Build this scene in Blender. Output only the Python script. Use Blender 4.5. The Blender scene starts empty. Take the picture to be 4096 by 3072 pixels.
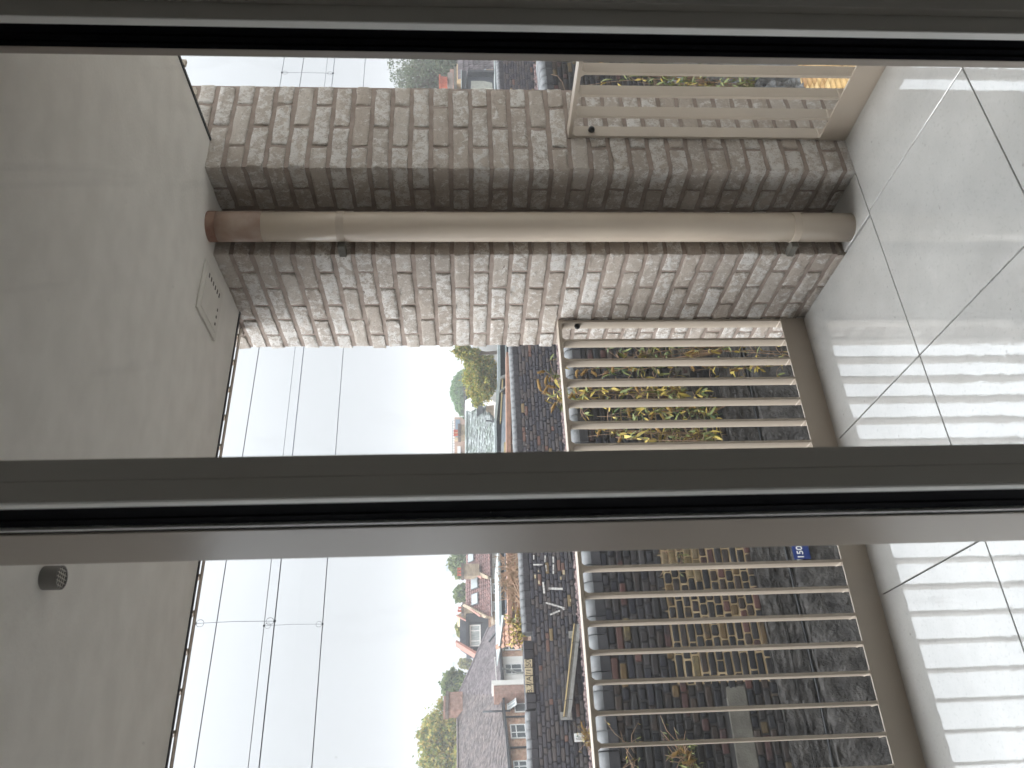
import bpy, bmesh, math, random
import numpy as np
from mathutils import Vector, Matrix
random.seed(7); rng = np.random.default_rng(7)
S = bpy.context.scene; COL = S.collection
# ------------------------------------------------------------------ camera
F = 3093.07; YAW, PIT, ROL = [math.radians(a) for a in (29.6077, 3.5513, -.6419)]
CAM = Vector((-2.0425, -2.0293, 1.45))
fw = Vector((math.sin(YAW)*math.cos(PIT), math.cos(YAW)*math.cos(PIT), -math.sin(PIT)))
rt = Vector((math.cos(YAW), -math.sin(YAW), 0)); up = rt.cross(fw)
rt2 = rt*math.cos(ROL)+up*math.sin(ROL); up2 = up*math.cos(ROL)-rt*math.sin(ROL)
cd = bpy.data.cameras.new('camera'); cam = bpy.data.objects.new('camera', cd); COL.objects.link(cam)
X, Y, Z = -up2, rt2, -fw                       # the phone was held on its side
cam.matrix_world = Matrix(((X.x, Y.x, Z.x, CAM.x), (X.y, Y.y, Z.y, CAM.y), (X.z, Y.z, Z.z, CAM.z), (0, 0, 0, 1)))
cd.sensor_width = 36; cd.lens = F/4096*36; cd.clip_end = 5000; cd.clip_start = .02
cd.dof.use_dof = True; cd.dof.focus_distance = 5.0; cd.dof.aperture_fstop = 8
S.camera = cam
# ------------------------------------------------------------------ overcast sky
W = bpy.data.worlds.new('World'); S.world = W; W.use_nodes = True
nt = W.node_tree; N = nt.nodes; L = nt.links; N.clear()
out = N.new('ShaderNodeOutputWorld'); bg = N.new('ShaderNodeBackground'); bg.inputs[1].default_value = .1
sky = N.new('ShaderNodeTexSky'); sky.sky_type = 'NISHITA'; sky.sun_disc = False
sky.sun_elevation = math.radians(38); sky.sun_rotation = math.radians(-70); sky.dust_density = 4; sky.air_density = 1.5
hs = N.new('ShaderNodeHueSaturation'); hs.inputs['Saturation'].default_value = .15; L.new(sky.outputs[0], hs.inputs['Color'])
tc = N.new('ShaderNodeTexCoord'); sp = N.new('ShaderNodeSeparateXYZ'); L.new(tc.outputs['Generated'], sp.inputs[0])
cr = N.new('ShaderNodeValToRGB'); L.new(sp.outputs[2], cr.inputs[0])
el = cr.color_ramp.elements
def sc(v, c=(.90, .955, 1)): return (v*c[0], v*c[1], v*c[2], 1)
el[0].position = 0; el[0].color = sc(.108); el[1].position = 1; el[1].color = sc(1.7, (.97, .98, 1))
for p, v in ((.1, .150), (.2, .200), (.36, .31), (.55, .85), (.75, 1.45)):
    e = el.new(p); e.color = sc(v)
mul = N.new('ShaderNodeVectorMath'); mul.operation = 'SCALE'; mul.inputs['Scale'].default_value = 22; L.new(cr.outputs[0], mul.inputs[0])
nz = N.new('ShaderNodeTexNoise'); nz.inputs['Scale'].default_value = 2.2; nz.inputs['Detail'].default_value = 4; nz.inputs['Roughness'].default_value = .45
L.new(tc.outputs['Generated'], nz.inputs[0])
mr = N.new('ShaderNodeMapRange'); mr.inputs[1].default_value = .3; mr.inputs[2].default_value = .7; mr.inputs[3].default_value = .93; mr.inputs[4].default_value = 1.06; L.new(nz.outputs[0], mr.inputs[0])
m2 = N.new('ShaderNodeVectorMath'); m2.operation = 'SCALE'; L.new(mul.outputs[0], m2.inputs[0]); L.new(mr.outputs[0], m2.inputs['Scale'])
mx = N.new('ShaderNodeMixRGB'); mx.inputs[0].default_value = .03; L.new(m2.outputs[0], mx.inputs[1]); L.new(hs.outputs[0], mx.inputs[2])
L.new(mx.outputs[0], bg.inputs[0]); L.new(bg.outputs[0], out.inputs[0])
sd = bpy.data.lights.new('sun', 'SUN'); sd.energy = 1.5; sd.angle = math.radians(40); sd.color = (1, .97, .93)
so = bpy.data.objects.new('sun', sd); COL.objects.link(so)
so.rotation_euler = Vector((.76, -.32, -.62)).to_track_quat('-Z', 'Y').to_euler()
S.view_settings.view_transform = 'Standard'; S.view_settings.look = 'None'; S.view_settings.exposure = .76; S.view_settings.gamma = 1
S.render.engine = 'CYCLES'
S.cycles.max_bounces = 10; S.cycles.transparent_max_bounces = 24; S.cycles.diffuse_bounces = 6; S.cycles.glossy_bounces = 4
S.cycles.volume_bounces = 1; S.cycles.caustics_reflective = False; S.cycles.use_denoising = True
try: S.cycles.denoiser = 'OPENIMAGEDENOISE'
except Exception: pass

# ------------------------------------------------------------------ helpers: photo pixel -> place on a real plane
def ray(p): return fw + rt2*((1536-p[1])/F) - up2*((p[0]-2048)/F)
def onY(p, y): d = ray(p); return CAM + d*((y-CAM.y)/d.y)
def onX(p, x): d = ray(p); return CAM + d*((x-CAM.x)/d.x)
def onZ(p, z): d = ray(p); return CAM + d*((z-CAM.z)/d.z)
def ZA(x, y): return (1600+x/1.7988, 2150+y/1.7988)
def ZD(x, y): return (1750+x/4.74, 2150+y/4.74)
def ZE(x, y): return (1750+x/4.74, 2450+y/4.74)
def ZG(x, y): return (1750+x/5.53, 1380+y/5.53)
def ZB(x, y): return (1700+x/2.765, 1300+y/2.765)
def ZK(x, y): return (1780+x/5.53, 230+y/5.53)
class Pl:
    def __init__(s, O, U, V):
        s.O, s.U, s.V = Vector(O), Vector(U).normalized(), Vector(V).normalized()
        s.N = s.U.cross(s.V).normalized()
        if s.N.dot(CAM-s.O) < 0: s.N = -s.N
    def hit(s, p):
        d = ray(p); return CAM + d*((s.O-CAM).dot(s.N)/d.dot(s.N))
    def uv(s, p):
        q = s.hit(p)-s.O; return (q.dot(s.U), q.dot(s.V))
    def w(s, u, v, o=0): return s.O+s.U*u+s.V*v+s.N*o

# ------------------------------------------------------------------ materials
def _mat(name):
    m = bpy.data.materials.new(name); m.use_nodes = True
    n = m.node_tree.nodes; b = n['Principled BSDF']; return m, n, m.node_tree.links, b
def rgba(c): return (c[0], c[1], c[2], 1)
def mat(name, col, rough=.6, col2=None, scale=5, bump=0, bscale=None, dist=.01, var=0, metal=0, spec=.5, detail=6, lo=.35, hi=.65, coat=0, stretch=None, isl=False):
    m, n, l, b = _mat(name)
    b.inputs['Roughness'].default_value = rough; b.inputs['Metallic'].default_value = metal
    b.inputs['Specular IOR Level'].default_value = spec; b.inputs['Coat Weight'].default_value = coat
    t = n.new('ShaderNodeTexCoord'); src = t.outputs['Object']
    if stretch:
        mp = n.new('ShaderNodeMapping'); mp.inputs['Scale'].default_value = stretch; l.new(src, mp.inputs[0]); src = mp.outputs[0]
    c2 = col2 or tuple(x*.8 for x in col)
    z = n.new('ShaderNodeTexNoise'); z.inputs['Scale'].default_value = scale; z.inputs['Detail'].default_value = detail; l.new(src, z.inputs[0])
    r = n.new('ShaderNodeMapRange'); r.inputs[1].default_value = lo; r.inputs[2].default_value = hi; l.new(z.outputs[0], r.inputs[0])
    x = n.new('ShaderNodeMixRGB'); x.inputs[1].default_value = rgba(col); x.inputs[2].default_value = rgba(c2); l.new(r.outputs[0], x.inputs[0])
    co = x.outputs[0]
    if var:
        if isl: g = n.new('ShaderNodeNewGeometry').outputs['Random Per Island']
        else: g = n.new('ShaderNodeObjectInfo').outputs['Random']
        v = n.new('ShaderNodeMapRange'); v.inputs[3].default_value = 1-var; v.inputs[4].default_value = 1+var; l.new(g, v.inputs[0])
        h = n.new('ShaderNodeHueSaturation'); l.new(v.outputs[0], h.inputs['Value']); l.new(co, h.inputs['Color']); co = h.outputs[0]
    l.new(co, b.inputs['Base Color'])
    if bump:
        z2 = n.new('ShaderNodeTexNoise'); z2.inputs['Scale'].default_value = bscale or scale*4; z2.inputs['Detail'].default_value = 5; l.new(src, z2.inputs[0])
        bp = n.new('ShaderNodeBump'); bp.inputs['Strength'].default_value = bump; bp.inputs['Distance'].default_value = dist
        l.new(z2.outputs[0], bp.inputs['Height']); l.new(bp.outputs[0], b.inputs['Normal'])
    return m
def rampmat(name, stops, rough=.85, isl=False, soil=None, bump=.6, bscale=40, dist=.004, nscale=9, patch=None, spec=.4):
    """each brick takes one colour of the ramp; soil = patchy second colour on top"""
    m, n, l, b = _mat(name); b.inputs['Roughness'].default_value = rough; b.inputs['Specular IOR Level'].default_value = spec
    g = n.new('ShaderNodeNewGeometry').outputs['Random Per Island'] if isl else n.new('ShaderNodeObjectInfo').outputs['Random']
    r = n.new('ShaderNodeValToRGB'); r.color_ramp.interpolation = 'CONSTANT'
    e = r.color_ramp.elements; e[0].position = 0; e[0].color = rgba(stops[0][1]); e[1].position = stops[1][0]; e[1].color = rgba(stops[1][1])
    for p, c in stops[2:]: q = e.new(p); q.color = rgba(c)
    l.new(g, r.inputs[0]); co = r.outputs[0]
    t = n.new('ShaderNodeNewGeometry')
    if soil:
        z = n.new('ShaderNodeTexNoise'); z.inputs['Scale'].default_value = nscale; z.inputs['Detail'].default_value = 8; z.inputs['Roughness'].default_value = .7; l.new(t.outputs['Position'], z.inputs[0])
        rr = n.new('ShaderNodeMapRange'); rr.inputs[1].default_value = patch[0]; rr.inputs[2].default_value = patch[1]; l.new(z.outputs[0], rr.inputs[0])
        x = n.new('ShaderNodeMixRGB'); x.inputs[2].default_value = rgba(soil); l.new(co, x.inputs[1]); l.new(rr.outputs[0], x.inputs[0]); co = x.outputs[0]
    l.new(co, b.inputs['Base Color'])
    z2 = n.new('ShaderNodeTexNoise'); z2.inputs['Scale'].default_value = bscale; z2.inputs['Detail'].default_value = 6; l.new(t.outputs['Position'], z2.inputs[0])
    bp = n.new('ShaderNodeBump'); bp.inputs['Strength'].default_value = bump; bp.inputs['Distance'].default_value = dist
    l.new(z2.outputs[0], bp.inputs['Height']); l.new(bp.outputs[0], b.inputs['Normal'])
    return m
def brickuv(name, c1, c2, mort, sc=1.0):
    m, n, l, b = _mat(name); b.inputs['Roughness'].default_value = .9
    t = n.new('ShaderNodeUVMap'); k = n.new('ShaderNodeTexBrick'); l.new(t.outputs[0], k.inputs[0])
    k.inputs['Color1'].default_value = rgba(c1); k.inputs['Color2'].default_value = rgba(c2); k.inputs['Mortar'].default_value = rgba(mort)
    k.inputs['Scale'].default_value = sc; k.inputs['Brick Width'].default_value = .225; k.inputs['Row Height'].default_value = .075; k.inputs['Mortar Size'].default_value = .008
    k.inputs['Bias'].default_value = 0
    z = n.new('ShaderNodeTexNoise'); z.inputs['Scale'].default_value = 3.0; z.inputs['Detail'].default_value = 6; l.new(t.outputs[0], z.inputs[0])
    h = n.new('ShaderNodeHueSaturation'); r = n.new('ShaderNodeMapRange'); r.inputs[1].default_value = .3; r.inputs[2].default_value = .7; r.inputs[3].default_value = .75; r.inputs[4].default_value = 1.25
    l.new(z.outputs[0], r.inputs[0]); l.new(r.outputs[0], h.inputs['Value']); l.new(k.outputs['Color'], h.inputs['Color']); l.new(h.outputs[0], b.inputs['Base Color'])
    bp = n.new('ShaderNodeBump'); bp.inputs['Strength'].default_value = .5; bp.inputs['Distance'].default_value = .01; bp.invert = True; l.new(k.outputs['Fac'], bp.inputs['Height']); l.new(bp.outputs[0], b.inputs['Normal'])
    return m
M = {}
# pale creased handmade brick
def palebrick():
    m, n, l, b = _mat('pale_brick'); b.inputs['Roughness'].default_value = .9; b.inputs['Specular IOR Level'].default_value = .3
    oi = n.new('ShaderNodeObjectInfo'); t = n.new('ShaderNodeTexCoord')
    off = n.new('ShaderNodeVectorMath'); off.operation = 'SCALE'; off.inputs[0].default_value = (37, 91, 53); l.new(oi.outputs['Random'], off.inputs['Scale'])
    ad = n.new('ShaderNodeVectorMath'); l.new(t.outputs['Object'], ad.inputs[0]); l.new(off.outputs[0], ad.inputs[1])
    mp = n.new('ShaderNodeMapping'); mp.inputs['Rotation'].default_value = (.5, .6, .7); l.new(ad.outputs[0], mp.inputs[0])
    st = n.new('ShaderNodeMapping'); st.inputs['Scale'].default_value = (1, 2.6, 1.3); l.new(mp.outputs[0], st.inputs[0])
    z = n.new('ShaderNodeTexNoise'); z.inputs['Scale'].default_value = 120; z.inputs['Detail'].default_value = 8; z.inputs['Roughness'].default_value = .62; z.inputs['Distortion'].default_value = 1.1; l.new(st.outputs[0], z.inputs[0])
    z3 = n.new('ShaderNodeTexNoise'); z3.inputs['Scale'].default_value = 34; z3.inputs['Detail'].default_value = 8; z3.inputs['Distortion'].default_value = .6; l.new(ad.outputs[0], z3.inputs[0])
    # base tone of each brick
    r = n.new('ShaderNodeValToRGB'); e = r.color_ramp.elements; e[0].color = (.52, .455, .40, 1); e[1].position = 1; e[1].color = (.64, .585, .53, 1)
    for p, c in ((.35, (.59, .525, .465, 1)), (.6, (.53, .475, .425, 1)), (.8, (.61, .55, .49, 1))): q = e.new(p); q.color = c
    l.new(oi.outputs['Random'], r.inputs[0])
    # lime bloom: amount differs from brick to brick
    am = n.new('ShaderNodeMath'); am.operation = 'MULTIPLY'; am.inputs[1].default_value = 7.31; l.new(oi.outputs['Random'], am.inputs[0])
    fr = n.new('ShaderNodeMath'); fr.operation = 'FRACT'; l.new(am.outputs[0], fr.inputs[0])
    s1 = n.new('ShaderNodeMapRange'); s1.inputs[3].default_value = -.10; s1.inputs[4].default_value = .10; l.new(fr.outputs[0], s1.inputs[0])
    a1 = n.new('ShaderNodeMath'); l.new(z3.outputs[0], a1.inputs[0]); l.new(s1.outputs[0], a1.inputs[1])
    hf = n.new('ShaderNodeMath'); hf.operation = 'MULTIPLY_ADD'; hf.inputs[1].default_value = .95; l.new(z.outputs[0], hf.inputs[0]); l.new(a1.outputs[0], hf.inputs[2])
    mk = n.new('ShaderNodeMapRange'); mk.inputs[1].default_value = .955; mk.inputs[2].default_value = 1.10; l.new(hf.outputs[0], mk.inputs[0])
    x = n.new('ShaderNodeMixRGB'); l.new(r.outputs[0], x.inputs[1]); x.inputs[2].default_value = (.80, .775, .745, 1); l.new(mk.outputs[0], x.inputs[0])
    dk = n.new('ShaderNodeMapRange'); dk.inputs[1].default_value = .30; dk.inputs[2].default_value = .44; dk.inputs[3].default_value = .55; dk.inputs[4].default_value = 1; l.new(z.outputs[0], dk.inputs[0])
    h = n.new('ShaderNodeHueSaturation'); l.new(dk.outputs[0], h.inputs['Value']); l.new(x.outputs[0], h.inputs['Color'])
    l.new(h.outputs[0], b.inputs['Base Color'])
    bp = n.new('ShaderNodeBump'); bp.inputs['Strength'].default_value = 1; bp.inputs['Distance'].default_value = .009; l.new(z.outputs[0], bp.inputs['Height'])
    bp2 = n.new('ShaderNodeBump'); bp2.inputs['Strength'].default_value = .8; bp2.inputs['Distance'].default_value = .005; l.new(z3.outputs[0], bp2.inputs['Height']); l.new(bp.outputs[0], bp2.inputs['Normal']); l.new(bp2.outputs[0], b.inputs['Normal'])
    return m
M['pale'] = palebrick()
M['mortar'] = mat('mortar', (.37, .31, .275), .95, (.29, .24, .21), 30, bump=.6, bscale=160, dist=.003)
M['render'] = mat('soffit_render', (.82, .80, .755), .9, (.755, .735, .69), 9, bump=.4, bscale=90, dist=.003, stretch=(1, 1.3, 1))
M['taupe'] = mat('taupe_paint', (.52, .455, .38), .40, (.48, .415, .345), 3, bump=.06, bscale=220, dist=.001)
M['stile'] = mat('taupe_stile_paint', (.40, .35, .30), .3, (.38, .33, .28), 2)
M['pipe'] = mat('taupe_pipe', (.60, .52, .43), .27, (.55, .47, .39), 4, spec=.5)
M['rust'] = mat('rust_primer', (.20, .09, .06), .7, (.30, .2, .15), 18)
M['collar'] = mat('taupe_collar', (.50, .43, .355), .5, (.46, .39, .325), 4)
M['rustp'] = mat('primer_stained_pipe', (.40, .31, .25), .5, (.29, .19, .145), 14)
M['black'] = mat('black_rubber', (.0018, .002, .003), .8, scale=3, spec=.03)
M['frame'] = mat('frame_paint', (.39, .372, .345), .5, (.37, .352, .325), 2, bump=.04, bscale=300, dist=.0005)
M['lit_side_trim'] = mat('frame_lit_side_and_trim', (.88, .88, .86), .45, scale=2)  # light on the frame sides put into the colour; also the gasket trim
M['room'] = mat('room_plaster', (.78, .77, .74), .9, (.76, .75, .72))
M['bolt'] = mat('bolt_plastic', (.012, .013, .015), .4)
M['white'] = mat('white_upvc', (.78, .78, .76), .45, (.74, .74, .73), 3)
M['cable'] = mat('dark_cable', (.025, .027, .03), .6)
M['wire'] = mat('copper_wire', (.16, .17, .20), .5)
M['galv'] = mat('galvanised_steel', (.30, .31, .30), .55, (.22, .22, .20), 9, metal=.3)
M['trough'] = mat('trough_weathered', (.16, .155, .13), .85, (.10, .095, .08), 12, bump=.5)
M['conc'] = mat('concrete_band', (.135, .128, .11), .9, (.085, .08, .068), 8, bump=.5, bscale=60)
M['conc2'] = mat('pale_cement', (.36, .36, .31), .9)
M['hatch'] = mat('hatch_plastic', (.80, .775, .72), .6)
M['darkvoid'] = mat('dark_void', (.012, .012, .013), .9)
def floormat():
    m, n, l, b = _mat('wet_porcelain_tile')
    t = n.new('ShaderNodeNewGeometry'); oi = n.new('ShaderNodeObjectInfo')
    z = n.new('ShaderNodeTexNoise'); z.inputs['Scale'].default_value = 3.2; z.inputs['Detail'].default_value = 8; z.inputs['Roughness'].default_value = .6; l.new(t.outputs['Position'], z.inputs[0])
    r = n.new('ShaderNodeMapRange'); r.inputs[1].default_value = .32; r.inputs[2].default_value = .68; l.new(z.outputs[0], r.inputs[0])
    x = n.new('ShaderNodeMixRGB'); x.inputs[1].default_value = (.44, .44, .43, 1); x.inputs[2].default_value = (.56, .56, .546, 1); l.new(r.outputs[0], x.inputs[0])
    z2 = n.new('ShaderNodeTexNoise'); z2.inputs['Scale'].default_value = 90; z2.inputs['Detail'].default_value = 4; l.new(t.outputs['Position'], z2.inputs[0])
    r2 = n.new('ShaderNodeMapRange'); r2.inputs[1].default_value = .3; r2.inputs[2].default_value = .42; r2.inputs[3].default_value = .84; r2.inputs[4].default_value = 1; l.new(z2.outputs[0], r2.inputs[0])
    h = n.new('ShaderNodeHueSaturation'); l.new(x.outputs[0], h.inputs['Color']); l.new(r2.outputs[0], h.inputs['Value'])
    # small round stains
    vo = n.new('ShaderNodeTexVoronoi'); vo.inputs['Scale'].default_value = 34; l.new(t.outputs['Position'], vo.inputs[0])
    vc = n.new('ShaderNodeSeparateColor'); l.new(vo.outputs['Color'], vc.inputs[0])
    g1 = n.new('ShaderNodeMath'); g1.operation = 'LESS_THAN'; g1.inputs[1].default_value = .15; l.new(vo.outputs['Distance'], g1.inputs[0])
    g2 = n.new('ShaderNodeMath'); g2.operation = 'LESS_THAN'; g2.inputs[1].default_value = .035; l.new(vc.outputs[0], g2.inputs[0])
    g3 = n.new('ShaderNodeMath'); g3.operation = 'MULTIPLY'; l.new(g1.outputs[0], g3.inputs[0]); l.new(g2.outputs[0], g3.inputs[1])
    g4 = n.new('ShaderNodeMath'); g4.operation = 'MULTIPLY'; g4.inputs[1].default_value = .45; l.new(g3.outputs[0], g4.inputs[0])
    xx = n.new('ShaderNodeMixRGB'); xx.inputs[2].default_value = (.20, .185, .17, 1); l.new(h.outputs[0], xx.inputs[1]); l.new(g4.outputs[0], xx.inputs[0])
    l.new(xx.outputs[0], b.inputs['Base Color']); b.inputs['Roughness'].default_value = .75; b.inputs['Specular IOR Level'].default_value = .3
    # standing film of rain water: fresnel mirror on top, with its own gentle ripple
    gl = n.new('ShaderNodeBsdfGlossy'); gl.inputs['Roughness'].default_value = .015
    gl.inputs['Color'].default_value = (1, 1, 1, 1)
    z4 = n.new('ShaderNodeTexNoise'); z4.inputs['Scale'].default_value = 16; z4.inputs['Detail'].default_value = 4; z4.inputs['Roughness'].default_value = .6; l.new(t.outputs['Position'], z4.inputs[0])
    bp = n.new('ShaderNodeBump'); bp.inputs['Strength'].default_value = .35; bp.inputs['Distance'].default_value = .0009; l.new(z4.outputs[0], bp.inputs['Height']); l.new(bp.outputs[0], gl.inputs['Normal'])
    fr = n.new('ShaderNodeFresnel'); fr.inputs['IOR'].default_value = 2.2
    z5 = n.new('ShaderNodeTexNoise'); z5.inputs['Scale'].default_value = 2.3; z5.inputs['Detail'].default_value = 9; z5.inputs['Roughness'].default_value = .7; l.new(t.outputs['Position'], z5.inputs[0])
    r5 = n.new('ShaderNodeMapRange'); r5.inputs[1].default_value = .34; r5.inputs[2].default_value = .40; r5.inputs[3].default_value = .55; l.new(z5.outputs[0], r5.inputs[0])
    mu = n.new('ShaderNodeMath'); mu.operation = 'MULTIPLY'; l.new(fr.outputs[0], mu.inputs[0]); l.new(r5.outputs[0], mu.inputs[1])
    ms = n.new('ShaderNodeMixShader'); l.new(mu.outputs[0], ms.inputs[0]); l.new(b.outputs[0], ms.inputs[1]); l.new(gl.outputs[0], ms.inputs[2])
    l.new(ms.outputs[0], n['Material Output'].inputs[0])
    return m
M['tile'] = floormat()
def glassmat():
    m, n, l, b = _mat('window_glass'); n.remove(b)
    tr = n.new('ShaderNodeBsdfTransparent'); gl = n.new('ShaderNodeBsdfGlossy'); gl.inputs['Roughness'].default_value = .0
    fr = n.new('ShaderNodeFresnel'); fr.inputs['IOR'].default_value = 1.45
    ms = n.new('ShaderNodeMixShader'); l.new(fr.outputs[0], ms.inputs[0]); l.new(tr.outputs[0], ms.inputs[1]); l.new(gl.outputs[0], ms.inputs[2])
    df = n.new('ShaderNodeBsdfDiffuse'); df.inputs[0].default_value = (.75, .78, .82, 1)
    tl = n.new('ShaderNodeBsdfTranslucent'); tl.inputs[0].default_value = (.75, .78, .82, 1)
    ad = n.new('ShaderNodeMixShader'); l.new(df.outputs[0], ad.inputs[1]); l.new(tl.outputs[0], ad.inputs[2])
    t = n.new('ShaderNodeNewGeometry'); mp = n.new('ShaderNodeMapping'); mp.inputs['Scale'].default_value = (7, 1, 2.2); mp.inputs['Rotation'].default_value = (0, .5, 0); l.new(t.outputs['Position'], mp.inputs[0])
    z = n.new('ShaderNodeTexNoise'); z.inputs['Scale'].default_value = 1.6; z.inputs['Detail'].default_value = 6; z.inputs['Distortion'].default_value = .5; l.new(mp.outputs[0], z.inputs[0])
    r = n.new('ShaderNodeMapRange'); r.inputs[1].default_value = .60; r.inputs[2].default_value = .82; r.inputs[3].default_value = 0; r.inputs[4].default_value = .12; l.new(z.outputs[0], r.inputs[0])  # smears on the glass; the pale streaks also paint in glare
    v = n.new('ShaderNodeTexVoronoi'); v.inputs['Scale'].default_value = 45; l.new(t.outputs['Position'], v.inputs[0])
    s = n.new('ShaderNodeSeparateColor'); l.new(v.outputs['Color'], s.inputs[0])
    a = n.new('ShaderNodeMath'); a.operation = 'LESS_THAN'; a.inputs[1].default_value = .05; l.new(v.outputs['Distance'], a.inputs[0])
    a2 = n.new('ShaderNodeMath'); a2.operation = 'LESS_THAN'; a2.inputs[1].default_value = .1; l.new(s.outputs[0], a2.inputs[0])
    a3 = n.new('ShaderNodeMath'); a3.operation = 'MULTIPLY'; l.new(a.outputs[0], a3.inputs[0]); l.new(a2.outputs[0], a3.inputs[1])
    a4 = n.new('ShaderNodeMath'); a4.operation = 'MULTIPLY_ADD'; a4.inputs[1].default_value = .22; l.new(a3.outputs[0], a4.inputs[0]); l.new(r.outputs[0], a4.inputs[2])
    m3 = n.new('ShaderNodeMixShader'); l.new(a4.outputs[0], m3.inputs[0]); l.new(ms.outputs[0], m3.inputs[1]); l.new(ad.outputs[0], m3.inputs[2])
    l.new(m3.outputs[0], n['Material Output'].inputs[0]); return m
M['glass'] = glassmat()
dark = (.016, .017, .020)
M['oldbrick'] = rampmat('sooted_old_brick', [(0, (.016, .0165, .019)), (.16, (.03, .028, .028)), (.30, (.02, .02, .023)), (.46, (.045, .035, .030)), (.58, (.075, .038, .034)), (.66, (.026, .024, .024)), (.78, (.10, .068, .035)), (.86, (.035, .028, .025)), (.93, (.135, .105, .052)), (.965, (.028, .028, .03))], isl=False, soil=(.02, .02, .022), patch=(.50, .62), nscale=2.5)
M['oldbrick_i'] = rampmat('sooted_old_brick_joined', [(0, (.016, .0165, .019)), (.16, (.03, .028, .028)), (.30, (.02, .02, .023)), (.46, (.045, .035, .030)), (.58, (.06, .034, .032)), (.66, (.026, .024, .024)), (.80, (.08, .06, .035)), (.86, (.035, .028, .025)), (.97, (.028, .028, .03))], isl=True, soil=(.02, .02, .022), patch=(.50, .62), nscale=2.5)
M['sootbrick'] = rampmat('black_brick', [(0, (.022, .022, .027)), (.2, (.03, .029, .033)), (.4, (.04, .037, .038)), (.6, (.024, .024, .03)), (.8, (.034, .031, .032)), (.97, (.07, .04, .035))], isl=False, soil=(.055, .055, .058), patch=(.60, .72), nscale=6)
M['farbrick'] = rampmat('sooted_parapet_brick', [(0, (0.043, 0.043, 0.051)), (.2, (0.065, 0.062, 0.068)), (.4, (0.080, 0.070, 0.067)), (.6, (0.049, 0.049, 0.058)), (.8, (0.072, 0.065, 0.064)), (.95, (0.131, 0.080, 0.065)), (.988, (0.174, 0.131, 0.072))], isl=False, soil=(0.109, 0.106, 0.109), patch=(.58, .70), nscale=5)
M['farbrick_i'] = rampmat('sooted_parapet_brick_joined', [(0, (0.043, 0.043, 0.051)), (.2, (0.065, 0.062, 0.068)), (.4, (0.080, 0.070, 0.067)), (.6, (0.049, 0.049, 0.058)), (.8, (0.072, 0.065, 0.064)), (.95, (0.131, 0.080, 0.065)), (.988, (0.174, 0.131, 0.072))], isl=True, soil=(0.109, 0.106, 0.109), patch=(.58, .70), nscale=5)
M['ylwbrick'] = rampmat('clean_yellow_brick', [(0, (.15, .115, .06)), (.5, (.13, .10, .06))], soil=(.09, .07, .04), patch=(.5, .7), nscale=20)
def mortarmat(name, c1, c2, lo, hi, sc=1.3, zband=None):
    m, n, l, b = _mat(name); b.inputs['Roughness'].default_value = .95
    t = n.new('ShaderNodeNewGeometry'); z = n.new('ShaderNodeTexNoise'); z.inputs['Scale'].default_value = sc; z.inputs['Detail'].default_value = 8; z.inputs['Roughness'].default_value = .65; l.new(t.outputs['Position'], z.inputs[0])
    f = z.outputs[0]
    if zband:      # repointed with sandy mortar only inside this patch of the wall
        s = n.new('ShaderNodeSeparateXYZ'); l.new(t.outputs['Position'], s.inputs[0])
        a = n.new('ShaderNodeMapRange'); a.inputs[1].default_value = zband[0]-.05; a.inputs[2].default_value = zband[0]+.05; l.new(s.outputs[2], a.inputs[0])
        c = n.new('ShaderNodeMapRange'); c.inputs[1].default_value = zband[1]-.05; c.inputs[2].default_value = zband[1]+.05; c.inputs[3].default_value = 1; c.inputs[4].default_value = 0; l.new(s.outputs[2], c.inputs[0])
        d = n.new('ShaderNodeMapRange'); d.inputs[1].default_value = zband[2]; d.inputs[2].default_value = zband[2]+.03; l.new(s.outputs[0], d.inputs[0])
        e = n.new('ShaderNodeMapRange'); e.inputs[1].default_value = zband[3]; e.inputs[2].default_value = zband[3]+.8; e.inputs[3].default_value = 1; e.inputs[4].default_value = .0; l.new(s.outputs[0], e.inputs[0])
        k = None
        for o in (a, c, d, e):
            if k is None: k = o.outputs[0]; continue
            mm = n.new('ShaderNodeMath'); mm.operation = 'MULTIPLY'; l.new(k, mm.inputs[0]); l.new(o.outputs[0], mm.inputs[1]); k = mm.outputs[0]
        q = n.new('ShaderNodeMath'); q.operation = 'MULTIPLY_ADD'; q.inputs[1].default_value = .6; l.new(k, q.inputs[0]); l.new(f, q.inputs[2]); f = q.outputs[0]
    r = n.new('ShaderNodeMapRange'); r.inputs[1].default_value = lo; r.inputs[2].default_value = hi; l.new(f, r.inputs[0])
    x = n.new('ShaderNodeMixRGB'); x.inputs[1].default_value = rgba(c1); x.inputs[2].default_value = rgba(c2); l.new(r.outputs[0], x.inputs[0]); l.new(x.outputs[0], b.inputs['Base Color'])
    return m
M['nearmortar'] = mortarmat('old_mortar', (.052, .050, .050), (.46, .355, .22), .60, .84, 2.2, (-1.40, -.50, -1.0, 1.3))
M['farmortar'] = mortarmat('sooted_mortar', (.070, .070, .074), (.20, .19, .17), .56, .76, 2.4)
M['cope'] = mat('engineering_coping', (.075, .078, .082), .5, (.11, .115, .118), 5, bump=.35, bscale=25, dist=.004, var=.12, spec=.5)
M['soot'] = mat('soot_black_face', (.026, .026, .030), .8, (.042, .041, .044), 7, bump=.4, bscale=40, dist=.004, var=.2)
M['letter_face'] = mat('painted_panel', (.42, .36, .235), .8, (.26, .21, .14), 20, lo=.5, hi=.75)
M['paint'] = mat('old_white_paint', (.55, .55, .52), .8, (.22, .21, .20), 14, lo=.45, hi=.7)
M['ink'] = mat('black_paint', (.02, .02, .02), .7)
M['blue'] = mat('blue_sign', (.012, .035, .17), .5)
M['signwhite'] = mat('sign_white', (.80, .80, .78), .5)
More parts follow.
